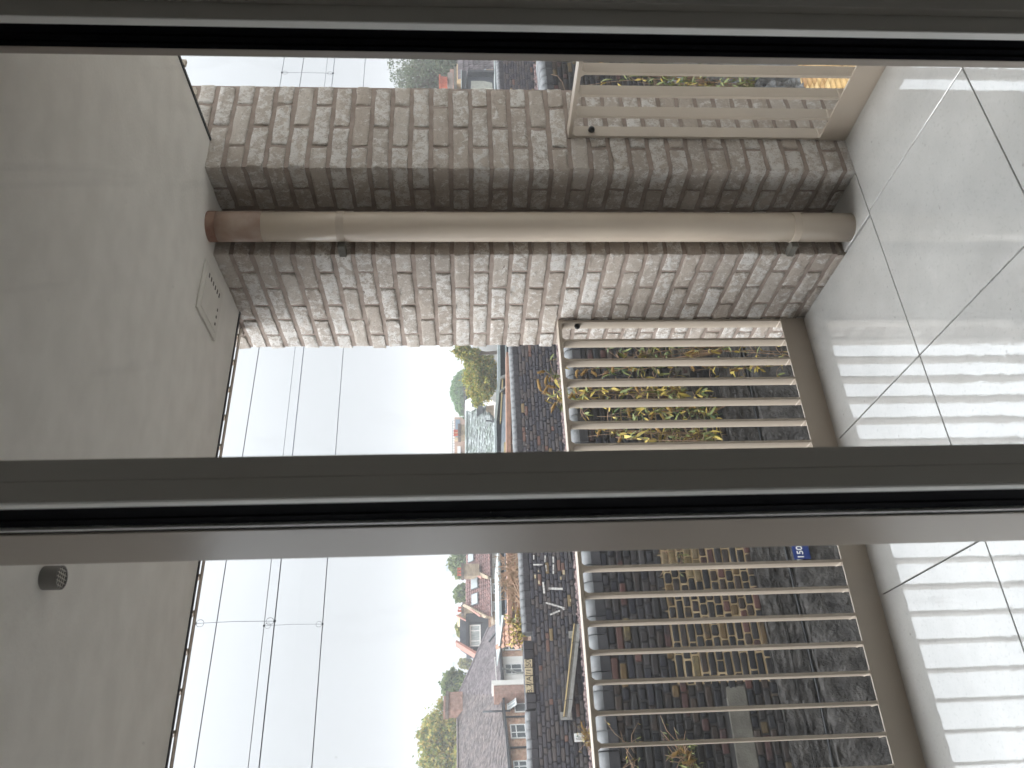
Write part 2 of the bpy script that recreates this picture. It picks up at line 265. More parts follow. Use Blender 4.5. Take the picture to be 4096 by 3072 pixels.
M['green'] = mat('sign_green', (.02, .11, .06), .5)
M['ballast'] = mat('pink_ballast', (.23, .165, .155), .95, (.13, .10, .10), 9, var=.3, isl=True)
M['rubble'] = mat('dark_rubble', (.085, .08, .075), .95, (.03, .028, .027), 6, bump=1, bscale=22, dist=.04, detail=9)
M['rubble2'] = mat('grey_cement_flank', (.155, .16, .16), .95, (.045, .045, .045), 4, bump=1, bscale=14, dist=.06, detail=9)
M['paver'] = rampmat('yellow_paver', [(0, (.38, .25, .105)), (.35, (.31, .19, .08)), (.6, (.43, .30, .14)), (.85, (.25, .145, .065))], rough=.8, bump=.4)
M['earth'] = mat('dark_earth', (.035, .034, .03), .95, (.06, .055, .045), 3, bump=.6)
M['bark'] = mat('bark', (.11, .085, .06), .9, (.06, .045, .035), 10)
M['stem'] = mat('plant_stem', (.30, .19, .13), .8, (.17, .12, .07), 10, var=.3)
M['leafmid'] = mat('leaf_green', (.11, .14, .045), .6, (.16, .17, .055), 12, var=.35)
M['leafyel'] = mat('leaf_yellow', (.50, .35, .07), .65, (.22, .22, .06), 9, var=.3)
M['leafdk'] = mat('leaf_dark_green', (.045, .085, .03), .55, (.08, .12, .03), 12, var=.3)
M['seed'] = mat('seed_head', (.19, .115, .04), .95, (.28, .17, .05), 90, bump=1, bscale=150)
def folmat(name, stops):
    m, n, l, b = _mat(name); b.inputs['Roughness'].default_value = .7; b.inputs['Specular IOR Level'].default_value = .2
    g = n.new('ShaderNodeNewGeometry'); r = n.new('ShaderNodeValToRGB'); e = r.color_ramp.elements
    e[0].color = rgba(stops[0]); e[1].position = 1; e[1].color = rgba(stops[-1])
    for i, c in enumerate(stops[1:-1]): q = e.new((i+1)/(len(stops)-1)); q.color = rgba(c)
    l.new(g.outputs['Random Per Island'], r.inputs[0]); l.new(r.outputs[0], b.inputs['Base Color'])
    tl = n.new('ShaderNodeBsdfTranslucent'); l.new(r.outputs[0], tl.inputs[0]); ms = n.new('ShaderNodeMixShader'); ms.inputs[0].default_value = .35
    l.new(b.outputs[0], ms.inputs[1]); l.new(tl.outputs[0], ms.inputs[2]); l.new(ms.outputs[0], n['Material Output'].inputs[0]); return m
M['f_autumn'] = folmat('autumn_foliage', [(0.109, 0.155, 0.046), (0.202, 0.248, 0.062), (0.341, 0.326, 0.078), (0.403, 0.295, 0.078), (0.155, 0.202, 0.062)])
M['f_green'] = folmat('green_foliage', [(0.068, 0.120, 0.045), (0.120, 0.180, 0.060), (0.180, 0.225, 0.075), (0.225, 0.255, 0.075)])
M['f_round'] = folmat('round_tree_foliage', [(0.068, 0.149, 0.061), (0.108, 0.203, 0.074), (0.149, 0.243, 0.081)])
M['f_fir'] = folmat('feathery_foliage', [(0.078, 0.111, 0.072), (0.117, 0.143, 0.091), (0.156, 0.169, 0.104)])
M['hbrick'] = brickuv('house_brick', (.36, .17, .11), (.50, .31, .20), (.40, .33, .26))
M['tanbrick'] = brickuv('london_stock_brick', (.34, .26, .17), (.26, .19, .13), (.34, .30, .25))
M['chbrick'] = brickuv('red_chimney_brick', (.26, .135, .10), (.34, .20, .155), (.27, .22, .19))
M['capbrick'] = brickuv('dark_cap_brick', (.15, .11, .095), (.11, .09, .08), (.17, .15, .13))
M['gbrick'] = brickuv('garden_wall_brick', (.34, .17, .09), (.12, .10, .10), (.42, .34, .24))
M['hrender'] = mat('white_render', (.72, .70, .66), .9, (.66, .64, .60), 2)
M['hslate'] = mat('plain_roof_tile', (.145, .122, .128), .85, (.10, .085, .088), 1.5, var=.4, isl=True)
M['hslate2'] = mat('brown_roof_tile', (.14, .115, .108), .85, (.10, .085, .085), 1.5, var=.4, isl=True)
M['pantile'] = mat('brown_pantile', (.16, .085, .075), .75, (.12, .065, .06), 2, var=.2, isl=True)
M['slate'] = mat('wet_slate', (.20, .22, .22), .45, (.10, .125, .105), 1.6, var=.5, isl=True)
M['dslate'] = mat('dark_slate', (.055, .062, .075), .55, (.075, .083, .095), 2, var=.15)
M['lead'] = mat('lead_dark', (.04, .044, .05), .55)
M['terracotta'] = mat('terracotta', (.48, .13, .075), .75, (.40, .10, .06), 5)
M['verge'] = mat('terracotta_verge', (.40, .20, .16), .8)
M['stoneb'] = mat('sand_stone', (.50, .42, .27), .9)
M['pane'] = mat('window_pane', (.06, .075, .08), .12, (.12, .14, .15), 1.5, spec=.8)
M['curtain'] = mat('pale_curtain', (.52, .55, .54), .8, (.30, .34, .35), 3, stretch=(8, 8, 1))
M['skylight'] = mat('rooflight_glass', (.22, .25, .26), .3)
M['felt'] = mat('roof_felt_dark', (.035, .038, .043), .8)
M['felt2'] = mat('slate_blue_cladding', (.13, .15, .18), .7)
M['orange'] = mat('orange_coping_brick', (.34, .19, .13), .85, (.24, .14, .10), 6)
M['zinc'] = mat('wet_sheet_roof', (.33, .36, .40), .35, (.22, .26, .29), 2)
M['gutter'] = mat('white_fascia', (.30, .34, .34), .5)
M['timber'] = mat('yellow_timber', (.42, .33, .17), .8)
M['officetan'] = mat('tan_brickwork', (.46, .28, .19), .9, (.40, .25, .18), 2)
M['officeband'] = mat('sand_band', (.58, .42, .23), .9)
M['officeglass'] = mat('office_glass', (.17, .24, .33), .25)
M['tower'] = mat('tower_cladding', (.30, .32, .34), .8)

# ------------------------------------------------------------------ object helpers
def tag(o, label=None, cat=None, group=None, kind=None):
    if label: o['label'] = label
    if cat: o['category'] = cat
    if group: o['group'] = group
    if kind: o['kind'] = kind
    return o
def link(o, parent=None):
    COL.objects.link(o)
    if parent is not None:
        o.parent = parent
        if parent.type == 'EMPTY' or parent.location.length: o.matrix_parent_inverse = Matrix.Translation(parent.matrix_world_loc if hasattr(parent, 'matrix_world_loc') else Vector(parent.get('_l', parent.location))).inverted()
    return o
def empty(name, loc, label, cat, group=None):
    o = bpy.data.objects.new(name, None); o.location = loc; o.empty_display_size = .1; COL.objects.link(o); return tag(o, label, cat, group)
class MB:
    def __init__(s): s.v = []; s.f = []; s.uv = []; s.sm = False
    def face(s, idx, uvs=None): s.f.append(idx); s.uv.append(uvs)
    def add(s, vs, fs, uvs=None):
        b = len(s.v); s.v += [tuple(x) for x in vs]
        for i, f in enumerate(fs): s.f.append([b+k for k in f]); s.uv.append(uvs[i] if uvs else None)
    def box(s, x0, x1, y0, y1, z0, z1):
        s.add([(x0, y0, z0), (x1, y0, z0), (x1, y1, z0), (x0, y1, z0), (x0, y0, z1), (x1, y0, z1), (x1, y1, z1), (x0, y1, z1)],
              [(0, 3, 2, 1), (4, 5, 6, 7), (0, 1, 5, 4), (1, 2, 6, 5), (2, 3, 7, 6), (3, 0, 4, 7)])
        return s
    def prism(s, P, pts, o0, o1):
        n = len(pts); a = [P.w(u, v, o1) for u, v in pts]; b = [P.w(u, v, o0) for u, v in pts]
        fs = [list(range(n)), list(range(2*n-1, n-1, -1))]; uvs = [list(pts), list(reversed(pts))]
        for i in range(n):
            j = (i+1) % n; fs.append([i, n+i, n+j, j])
            du = math.hypot(pts[j][0]-pts[i][0], pts[j][1]-pts[i][1]); vert = abs(pts[j][1]-pts[i][1]) > abs(pts[j][0]-pts[i][0]); t = o1-o0
            if vert: uvs.append([(pts[i][0], pts[i][1]), (pts[i][0]+t, pts[i][1]), (pts[j][0]+t, pts[j][1]), (pts[j][0], pts[j][1])])
            else: uvs.append([(pts[i][0], pts[i][1]), (pts[i][0], pts[i][1]+t), (pts[j][0], pts[j][1]+t), (pts[j][0], pts[j][1])])
        s.add(a+b, fs, uvs); return s
    def pbox(s, P, u0, u1, v0, v1, o0, o1): return s.prism(P, [(u0, v0), (u1, v0), (u1, v1), (u0, v1)], o0, o1)
    def tube(s, pts, r, n=8, cap=True):
        pts = [Vector(p) for p in pts]; rs = r if isinstance(r, (list, tuple)) else [r]*len(pts); base = len(s.v); prev = None
        for i, p in enumerate(pts):
            t = (pts[min(i+1, len(pts)-1)]-pts[max(i-1, 0)]).normalized()
            a = prev if prev is not None else (Vector((0, 0, 1)) if abs(t.z) < .9 else Vector((1, 0, 0)))
            a = (a-t*a.dot(t)).normalized(); prev = a; c = t.cross(a)
            for k in range(n):
                q = 2*math.pi*k/n; s.v.append(tuple(p+(a*math.cos(q)+c*math.sin(q))*rs[i]))
        for i in range(len(pts)-1):
            for k in range(n):
                k2 = (k+1) % n; s.f.append([base+i*n+k, base+i*n+k2, base+(i+1)*n+k2, base+(i+1)*n+k]); s.uv.append(None)
        if cap:
            s.f.append([base+k for k in range(n)][::-1]); s.uv.append(None); s.f.append([base+(len(pts)-1)*n+k for k in range(n)]); s.uv.append(None)
        return s
    def mesh(s, name, m, smooth=False, uv=False, fix=True):
        me = bpy.data.meshes.new(name); me.from_pydata([tuple(x) for x in s.v], [], s.f)
        if uv or any(u is not None for u in s.uv[:1]):
            ul = me.uv_layers.new(name='uv'); i = 0
            for f, u in zip(s.f, s.uv):
                for k in range(len(f)):
                    if u is not None: ul.data[i].uv = u[k]
                    i += 1
        me.materials.append(m)
        if smooth: me.polygons.foreach_set('use_smooth', [True]*len(me.polygons))
        if fix:
            bm = bmesh.new(); bm.from_mesh(me); bmesh.ops.recalc_face_normals(bm, faces=bm.faces); bm.to_mesh(me); bm.free()
        me.update(); return me
    def obj(s, name, m, parent=None, smooth=False, fix=True):
        o = bpy.data.objects.new(name, s.mesh(name, m, smooth, fix=fix)); return link(o, parent)
def inst(name, me, loc, rot, parent, scale=None):
    o = bpy.data.objects.new(name, me); o.location = loc; o.rotation_euler = rot
    if scale: o.scale = scale
    return link(o, parent)
def struct(name, mb, m, **k): return tag(mb.obj(name, m, **k), kind='structure')
def bevel(o, w=.003, seg=2):
    b = o.modifiers.new('bevel', 'BEVEL'); b.width = w; b.segments = seg; b.limit_method = 'ANGLE'; return o
def brick_mesh(name, m, L, H, D, seed, rough=.004, nx=7, nz=4, ny=3, amp_=1.0):
    """block centred on the origin, long side x, with worn irregular arrises"""
    r = np.random.default_rng(seed); ph = r.uniform(0, 6.28, (6, 3)); fq = r.uniform(12, 60, (6, 3)) * (.2/max(L, .1))
    bm = bmesh.new(); bmesh.ops.create_cube(bm, size=1)
    bm.verts.ensure_lookup_table()
    def cuts(ax, n):
        ed = [e for e in bm.edges if abs((e.verts[0].co-e.verts[1].co).normalized()[ax]) > .99]
        bmesh.ops.subdivide_edges(bm, edges=ed, cuts=n-1, use_grid_fill=True)
    cuts(0, nx); cuts(2, nz); cuts(1, ny)
    for v in bm.verts:
        c = v.co.copy()
        e = sum(1 for k in range(3) if abs(abs(c[k])-.5) < 1e-4)
        c = Vector([math.copysign(.5*(1-(1-min(1, 2*abs(t)))**2.3), t) for t in c])
        p = Vector((c.x*L, c.y*D, c.z*H))
        d = amp_*sum(math.sin(p.x*fq[k][0]+p.y*fq[k][1]+p.z*fq[k][2]*2+ph[k][0]) for k in range(6))/6
        jit = r.normal(0, rough*.35, 3)
        nrm = Vector((c.x if abs(c.x) > .49 else 0, c.y if abs(c.y) > .49 else 0, c.z if abs(c.z) > .49 else 0))
        pull = {1: 0, 2: rough*.55, 3: rough*1.3}.get(e, 0)
        if nrm.length: nrm.normalize()
        p += nrm*(d*rough*1.2-pull)+Vector(jit)*(1 if e > 0 else 0)
        v.co = p
    me = bpy.data.meshes.new(name); bm.to_mesh(me); bm.free(); me.materials.append(m)
    me.polygons.foreach_set('use_smooth', [True]*len(me.polygons)); return me

# ================================================================== ground and room
struct('ground', MB().box(-700, 900, -300, 1500, -3.4, -3.2), M['earth'])
b = MB()
for x0, x1, y0, y1, z0, z1 in ((-5.2, 1.6, -4.9, -1.14, -.22, -.02),): b.box(x0, x1, y0, y1, z0, z1)
struct('room_floor', b, M['room'])
struct('room_ceiling', MB().box(-5.2, 1.6, -4.9, -1.14, 2.44, 2.60), M['room'])
b = MB().box(-5.4, 1.8, -5.1, -4.9, -.2, 2.6); b.box(-5.4, -5.2, -4.9, -1.14, -.2, 2.6); b.box(1.6, 1.8, -4.9, -1.14, -.2, 2.6)
struct('room_wall', b, M['room'])
# outside leaf of our own building, either side of the glazing
ow = empty('building_facade', (0, -1.1, 0), 'plain rendered outer wall of the flat either side of the balcony door', 'wall')
b = MB().box(-.62, 8, -1.14, -1.06, -3.2, 5.5); b.box(-9, -4.9, -1.14, -1.06, -3.2, 5.5); b.box(-4.9, -.62, -1.14, -1.06, -3.2, -.24); b.box(-4.9, -.62, -1.14, -1.06, 2.62, 5.5)
b.obj('wall_face', M['render'], ow)

# ================================================================== patio door (frames close to the camera)
pd = empty('patio_door', (-1.7, -1.15, 0), 'grey framed sliding glass door with black gaskets that the balcony is seen through', 'door')
zl, zh = -.02, 2.44
bevel(MB().box(-1.7062, -1.6816, -1.18, -1.166, zl, zh).obj('centre_stile', M['frame'], pd), .0007)
bevel(MB().box(-1.6812, -1.654, -1.18, -1.166, zl, zh).obj('centre_stile', M['frame'], pd), .0007)
bevel(MB().box(-1.7092, -1.7064, -1.1795, -1.166, zl, zh).obj('lit_frame_side', M['lit_side_trim'], pd), .0008)  # side of the stile, its pale colour paints the daylight on it
g = MB().box(-1.7088, -1.662, -1.1655, -1.131, zl, zh); g.box(-1.7105, -1.70, -1.1305, -1.124, zl, zh); g.box(-1.7088, -1.70, -1.1235, -1.104, zl, zh)
g.obj('gasket', M['black'], pd)
MB().box(-1.7125, -1.70, -1.1036, -1.0985, zl, zh).obj('gasket_trim', M['lit_side_trim'], pd)
MB().box(-1.712, -1.70, -1.0980, -1.0905, zl, zh).obj('gasket', M['black'], pd)
bevel(MB().box(-1.7128, -1.645, -1.0870, -.966, zl, zh).obj('outer_stile', M['stile'], pd), .0015)
bevel(MB().box(-.8452, -.70, -1.18, -1.166, zl, zh).obj('side_frame', M['frame'], pd), .0008)
bevel(MB().box(-.8482, -.8454, -1.1795, -1.166, zl, zh).obj('lit_frame_side', M['lit_side_trim'], pd), .0008)  # daylight painted the same way on the side frame's edge
bevel(MB().box(-.805, -.70, -1.196, -1.1805, zl, zh).obj('side_cover', M['frame'], pd), .002)
g = MB().box(-.848, -.70, -1.1655, -1.153, zl, zh); g.box(-.844, -.70, -1.1525, -1.147, zl, zh); g.box(-.849, -.70, -1.1465, -1.138, zl, zh); g.box(-.843, -.70, -1.1375, -1.132, zl, zh); g.box(-.848, -.70, -1.1315, -1.122, zl, zh)
g.obj('gasket', M['black'], pd)
MB().box(-.846, -.70, -1.1215, -1.106, zl, zh).obj('outer_side_frame', M['stile'], pd)
for a, c in ((-4.9, -1.7115), (-1.659, -.850)):
    MB().box(a, c, -1.172, -1.06, -.02, .075).obj('bottom_rail', M['frame'], pd)
    MB().box(a, c, -1.172, -1.06, 2.37, 2.44).obj('top_rail', M['frame'], pd)
MB().box(-4.96, -4.9, -1.18, -1.06, zl, zh).obj('far_frame', M['frame'], pd)
MB().box(-.71, -.62, -1.165, -1.06, zl, zh).obj('frame_packer', M['black'], pd)
for a, c, y in ((-4.9, -1.7107, -1.128), (-1.6615, -.8487, -1.1423)):  # left pane runs on unseen, widened to let more daylight into the room
    MB().add([(a, y, .07), (c, y, .07), (c, y, 2.375), (a, y, 2.375)], [(0, 1, 2, 3)]) if 0 else None
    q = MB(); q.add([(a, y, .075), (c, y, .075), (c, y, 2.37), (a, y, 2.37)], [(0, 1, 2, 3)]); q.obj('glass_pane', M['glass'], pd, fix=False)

# ================================================================== balcony slabs, floor tiles, ceiling
struct('balcony_slab', MB().box(-9, .150, -1.06, .640, -.30, -.055), M['conc'])
cz = 2.35
b = MB().box(-9, .127, -1.06, .58, cz, cz+.20); ceil = struct('balcony_ceiling', b, M['render'])
e = MB().box(-9, .139, .5802, .5915, cz-.004, cz+.22); e.box(.1272, .139, -1.06, .5800, cz-.004, cz+.22); e.obj('drip_trim', M['lead'], ceil)
# floor: 600 mm porcelain slabs on open joints
fl = struct('balcony_floor', MB().box(-9, .148, -1.055, .63, -.052, -.045), M['darkvoid'])
x1, y1, s = -.1956, .0014, .6033; gap = .0042
def tilebox(xa, xb, ya, yb_, sl=0):
    o = MB().box(xa+gap/2, xb-gap/2, ya+gap/2, yb_-gap/2, -.022, 0).obj('tile', M['tile'], fl); bevel(o, .0012, 1)
for i in range(0, 14):
    for j in range(-2, 1):
        xa = x1-s*(i+1); xb = x1-s*i; ya = y1+s*j; yb_ = y1+s*(j+1)
        if j == -2: ya = max(ya, -1.05)
        if j == 0: yb_ = .6215
        if i == 0 and j == 0: xb = -.216
        tilebox(xa, xb, ya, yb_)
for j in (-2, -1): tilebox(x1, .153, max(y1+s*j, -1.05), y1+s*(j+1))
tilebox(-.2085, -.004, y1+.001, .2165)
MB().box(-9, -.22, .6225, .645, -.05, -.004).obj('edge_strip', M['tile'], fl)

# ================================================================== pale brick corner pillar
pil = empty('brick_pillar', (0, .4, 0), 'corner pillar of pale creased handmade brick with a recess for the drainpipe', 'pillar')
BL, BD, BH, CO = .1998, .100, .0572, .0728
var = {}
for kind, Lx in (('s', BL), ('h', BD)):
    var[kind] = [brick_mesh('brick_'+kind, M['pale'], Lx, BH, BD if kind == 's' else .0985, 11*i+(0 if kind == 's' else 500), rough=.0036, nx=9 if kind == 's' else 6, nz=5, ny=5, amp_=.45) for i in range(9)]
def pb(cx, cy, cz_, ori, kind):
    me = random.choice(var[kind])
    flip = random.choice((0, math.pi))
    inst('brick', me, (cx+random.uniform(-.0012, .0012), cy+random.uniform(-.0012, .0012), cz_+random.uniform(-.001, .001)), (0, random.uniform(-.008, .008)+random.choice((0, math.pi)), ori+flip), pil)
A90 = math.pi/2; m_ = .0131
Bx, Ay = -.2124, .2201                      # C2 corner
for k in range(0, 39):
    zc = -.0403+CO*(k+.5)
    if zc > 2.78: break
    lo = zc < 2.33 or zc > 2.62
    def px(x0, L, y0, kind='s'): pb(x0+L/2, y0+BD/2, zc, 0, kind)        # long axis on x, face at y0
    def py(x0, y0, L, kind='s'): pb(x0+BD/2, y0+L/2, zc, A90, kind)      # long axis on y, face at x0
    e = .428
    if k % 2 == 0:
        px(0, BL, 0); px(BL+m_, BL, 0); px(0, .098, .1125, 'h')
        # recess narrow face y=Ay: full then C2 turned
        py(Bx, Ay, BL); py(Bx, Ay+BL+m_, BL); py(Bx, Ay+2*(BL+m_), BL)
        pb(Bx+BD+m_+.049, Ay+.05, zc, 0, 'h')
        pb(e-BD/2, .16, zc, A90, 'h')
    else:
        py(0, 0, BL); pb(BD+m_+BL/2, BD/2, zc, 0, 's'); pb(BD+2*m_+BL+.049, BD/2, zc, 0, 'h')
        px(Bx, BL, Ay)
        y0 = Ay+BD+m_; py(Bx, y0, BL); py(Bx, y0+BL+m_, BL); pb(Bx+BD/2, y0+2*(BL+m_)+.05, zc, A90, 'h')
b = MB(); ins = .0042
P2 = [(ins, ins), (e-ins, ins), (e-ins, .848), (Bx+ins, .848), (Bx+ins, Ay+ins), (ins, Ay+ins)]
n = len(P2); b.add([(x, y, -.05) for x, y in P2]+[(x, y, 2.9) for x, y in P2], [list(range(n))[::-1], list(range(n, 2*n))]+[[i, (i+1) % n, n+(i+1) % n, n+i] for i in range(n)])
b.obj('mortar_core', M['mortar'], pil)
for nm, (xa, xb, ya, yb_) in (('a', (.142, .427, .0006, .853)), ('b', (-.2118, .14, .66, .853))):
    MB().box(xa, xb, ya, yb_, -3.2, -.06).obj('lower_shaft', M['mortar'], pil)

# ================================================================== drainpipe
PX, PY, PR = -.150, .140, .0535
dp = empty('drainpipe', (PX, PY, 0), 'taupe metal drainpipe standing in the recess of the brick pillar', 'drainpipe')
MB().tube([(PX, PY, z) for z in (-.05, .6, 1.2, 1.8, 2.16)], PR, 40).obj('pipe', M['pipe'], dp, smooth=True)
MB().tube([(PX, PY, 2.1602), (PX, PY, 2.352)], PR+.0004, 40).obj('rusty_end', M['rustp'], dp, smooth=True)
MB().tube([(PX, PY, 2.318), (PX, PY, 2.353)], PR+.0016, 40, cap=False).obj('primer_ring', M['rust'], dp, smooth=True)
for z in (1.885, .215):
    b = MB(); b.tube([(PX, PY, z-.014), (PX, PY, z-.0135), (PX, PY, z+.0135), (PX, PY, z+.014)], [PR+.001, PR+.0026, PR+.0026, PR+.001], 40)
    b.obj('collar', M['collar'], dp, smooth=False)
    bevel(MB().box(PX-.075, PX-.045, PY+.02, Ay-.001, z-.013, z+.013).obj('bracket', M['conc'], dp), .002)
# ================================================================== balustrades
def balustrade(name, label, axis, length, first, pitch, count, face):
    """axis 'x': runs towards -x on the plane y=face; axis 'y': runs towards -y on x=face"""
    o = empty(name, (-.22, face, 0) if axis == 'x' else (face, 0, 0), label, 'balustrade', 'taupe balustrades round the balcony')
    def bx(a0, a1, d0, d1, z0, z1):
        return MB().box(a0, a1, face+d0, face+d1, z0, z1) if axis == 'x' else MB().box(face+d0, face+d1, a0, a1, z0, z1)
    a1 = first+.002; a0 = a1-length
    bevel(bx(a0, a1, -.001, .052, 1.040, 1.0545).obj('top_rail', M['taupe'], o), .0015)
    bevel(bx(a0, a1, -.002, .006, -.012, .098).obj('bottom_fascia', M['taupe'], o), .0015)
    if axis == 'x': me = MB().box(-.005, .005, 0, .050, .0982, 1.0398).box(-.0048, .0048, .0064, .050, .0, .098)
    else: me = MB().box(0, .050, -.005, .005, .0982, 1.0398).box(.0064, .050, -.0048, .0048, .0, .098)
    # weld fillets
    for z0, z1, wf in ((1.0398, 1.028, .014), (.0982, .1015, .0075)):
        for sg in (-1, 1):
            if axis == 'x': me.add([(sg*.005, 0, z0), (sg*wf, 0, z0), (sg*.005, 0, z1), (sg*.005, .05, z0), (sg*wf, .05, z0), (sg*.005, .05, z1)], [(0, 1, 2), (3, 5, 4), (0, 3, 4, 1), (1, 4, 5, 2), (2, 5, 3, 0)])
            else: me.add([(0, sg*.005, z0), (0, sg*wf, z0), (0, sg*.005, z1), (.05, sg*.005, z0), (.05, sg*wf, z0), (.05, sg*.005, z1)], [(0, 1, 2), (3, 5, 4), (0, 3, 4, 1), (1, 4, 5, 2), (2, 5, 3, 0)])
    me = me.mesh('baluster', M['taupe'])
    for k in range(count):
        a = first-.005-pitch*k
        inst('baluster', me, (a, face, 0) if axis == 'x' else (face, a, 0), (0, 0, 0), o)
    return o
bl = balustrade('balustrade', 'long taupe balustrade of flat bars left of the brick pillar', 'x', 4.2, -.2155, .0953, 43, .648)
br = balustrade('balustrade', 'short taupe balustrade of flat bars right of the brick pillar', 'y', 1.06, -.001, .0925, 12, .159)
def bolt(p, n_, par):
    p = Vector(p); n_ = Vector(n_); b = MB(); b.tube([p, p+n_*.006, p+n_*.013, p+n_*.017], [.0125, .0125, .010, .004], 12); b.obj('bolt_cap', M['bolt'], par, smooth=True)
bolt((-.2257, .672, .970), (-1, 0, 0), bl); bolt((.186, -.0112, .966), (0, -1, 0), br)
# balustrade of the flat above: only the feet of its bars show past the slab edge
ub = empty('upper_balustrade', (-1, .7, 2.4), 'feet of the balustrade of the flat above along the slab edge', 'balustrade')
me = MB().box(-.005, .005, -.012, .012, 2.3755, 3.4); me.add([(-.005, -.012, 2.3755), (-.005, .012, 2.3755), (-.018, 0, 2.386)], [(0, 1, 2)]); me = me.mesh('baluster', M['taupe'])
for k in range(40): inst('baluster', me, (-.25-.125*k+.0, .70, 0), (0, 0, 0), ub)
MB().box(-5.4, -.2, .690, .7105, 2.3715, 2.3752).obj('bottom_strip', M['taupe'], ub)
MB().box(-5.4, -.2, .595, .690, 2.44, 2.47).obj('support_plate', M['taupe'], ub)
me2 = MB().box(.245, .270, -.006, .006, 2.385, 3.4).mesh('baluster', M['taupe'])
for k in range(8): inst('baluster', me2, (0, -.10-.125*k, 0), (0, 0, 0), ub)

# ceiling hatch and overflow pipe
hp = empty('ceiling_hatch', (-.37, .26, cz), 'square pale access plate fixed to the balcony ceiling beside the pillar', 'hatch')
bevel(MB().box(-.492, -.285, .150, .365, cz-.008, cz-.0005).obj('plate', M['hatch'], hp), .004)
MB().box(-.470, -.307, .172, .343, cz-.0105, cz-.0082).obj('inner_lid', M['hatch'], hp)
for k in range(6): MB().box(-.335+.0, -.318, .19+.024*k, .197+.024*k, cz-.0118, cz-.0107).obj('slot', M['conc'], hp)
for k in range(3): MB().box(-.45+.03*k, -.44+.03*k, .318, .326, cz-.0118, cz-.0107).obj('slot', M['conc'], hp)
vb = onZ((178, 2312), cz)
vp = empty('overflow_pipe', vb, 'short grey pipe with a wire mesh end sticking down from the ceiling', 'pipe')
b = MB(); r_ = .0255; zt = cz-.036
for i in range(32):
    a = 2*math.pi*i/32
    for rr, z in ((r_, cz), (r_, zt), (r_-.003, zt), (r_-.003, cz)): b.v.append((vb.x+rr*math.cos(a), vb.y+rr*math.sin(a), z))
for i in range(32):
    j = (i+1) % 32
    for k in range(3): b.face([i*4+k, j*4+k, j*4+k+1, i*4+k+1])
b.obj('sleeve', mat('grey_sleeve', (.20, .19, .18), .6), vp, smooth=False)
b = MB(); b.tube([(vb.x, vb.y, cz-.004), (vb.x, vb.y, cz-.001)], r_-.003, 24); b.obj('throat', M['darkvoid'], vp)
b = MB()
for k in range(-2, 3):
    h = math.sqrt(max(0, (r_-.003)**2-(k*.0085)**2))
    b.tube([(vb.x+k*.0085, vb.y-h, zt+.002), (vb.x+k*.0085, vb.y+h, zt+.002)], .0009, 5); b.tube([(vb.x-h, vb.y+k*.0085, zt+.0035), (vb.x+h, vb.y+k*.0085, zt+.0035)], .0009, 5)
b.obj('mesh_grille', M['hatch'], vp)

# ================================================================== near railway wall
NY = 5.5
nw = empty('railway_wall', (1, NY, -3.2), 'tall sooted old brick railway wall just behind the balcony, capped with rounded grey blocks', 'wall')
b = MB().box(-12, 18, NY+.008, NY+.42, -3.2, .15); b.obj('mortar_body', M['nearmortar'], nw)
# pier that stands slightly back left of x=-1
def cope_mesh(name, L, H, D, r, m, split=.5):
    b = MB(); prof = [(-D/2+.02, 0), (-D/2, 0)]
    prof = [(-D/2, 0)]
    for k in range(7):
        a = math.pi-math.pi/2*k/6; prof.append((-D/2+r+r*math.cos(a), H-r+r*math.sin(a)))
    for k in range(1, 7):
        a = math.pi/2-math.pi/2*k/6; prof.append((D/2-r+r*math.cos(a), H-r+r*math.sin(a)))
    prof.append((D/2, 0)); n = len(prof)
    vs = [(-L/2, y, z) for y, z in prof]+[(L/2, y, z) for y, z in prof]
    b.add(vs, [list(range(n)), list(range(2*n-1, n-1, -1))]+[[i, n+i, n+(i+1) % n, (i+1) % n] for i in range(n)])
    me = b.mesh(name, m); me.materials.append(M['soot'])
    for p in me.polygons:
        if len(p.vertices) == 4: p.use_smooth = True
        if abs(p.normal.y) > .995 and abs(p.normal.x) < .1: p.material_index = 1; p.use_smooth = False
    me.update(); return me
cm = cope_mesh('coping_block', .162, .175, .46, .080, M['cope'])
k = 0; x = -2.7
while x < 12.5:
    if -2.7 < x < 3.4 or 6.2 < x < 12.5:
        inst('coping_block', cm, (x+.084, NY+.225-.006+random.uniform(-.005, .005), .112+random.uniform(-.004, .004)), (random.uniform(-.012, .012), random.uniform(-.01, .01), random.uniform(-.012, .012)), nw)
    x += .168
xs = [3.4, 6.2]; MB().box(3.4, 6.2, NY, NY+.45, .122, .287).obj('coping_run', M['cope'], nw)
OL = .217; OH = .0675; OC = .0775
def variants(prefix, m, H, n=6, rough=.0045):
    return {'s': [brick_mesh(prefix, m, OL, H, .08, 900+i, rough, 4, 3, 1) for i in range(n)], 'h': [brick_mesh(prefix, m, .100, H, .08, 950+i, rough, 3, 3, 1) for i in range(n)]}
OL = .209; OH = .0625
vo = variants('brick', M['oldbrick'], OH); vs_ = variants('brick', M['sootbrick'], OH+.003); vyy = variants('brick', M['ylwbrick'], OH)
def course(x0, x1, k, flem=True):
    """Flemish-like rows: yields (centre, kind)"""
    x = x0-(.06 if k % 2 else .22)+((k*37) % 5)*.006; i = k % 2; out = []
    while x < x1:
        kd = 's' if (i % 2 == 0) else 'h'
        if random.random() < .08: kd = 's'
        Lc = OL if kd == 's' else .100
        if x+Lc > x0+.05 and x+Lc < x1+.1: out.append((x+Lc/2, kd))
        x += Lc+.013; i += 1
    return out
cnt = 0; joined = MB(); todo = []
ztop = .105
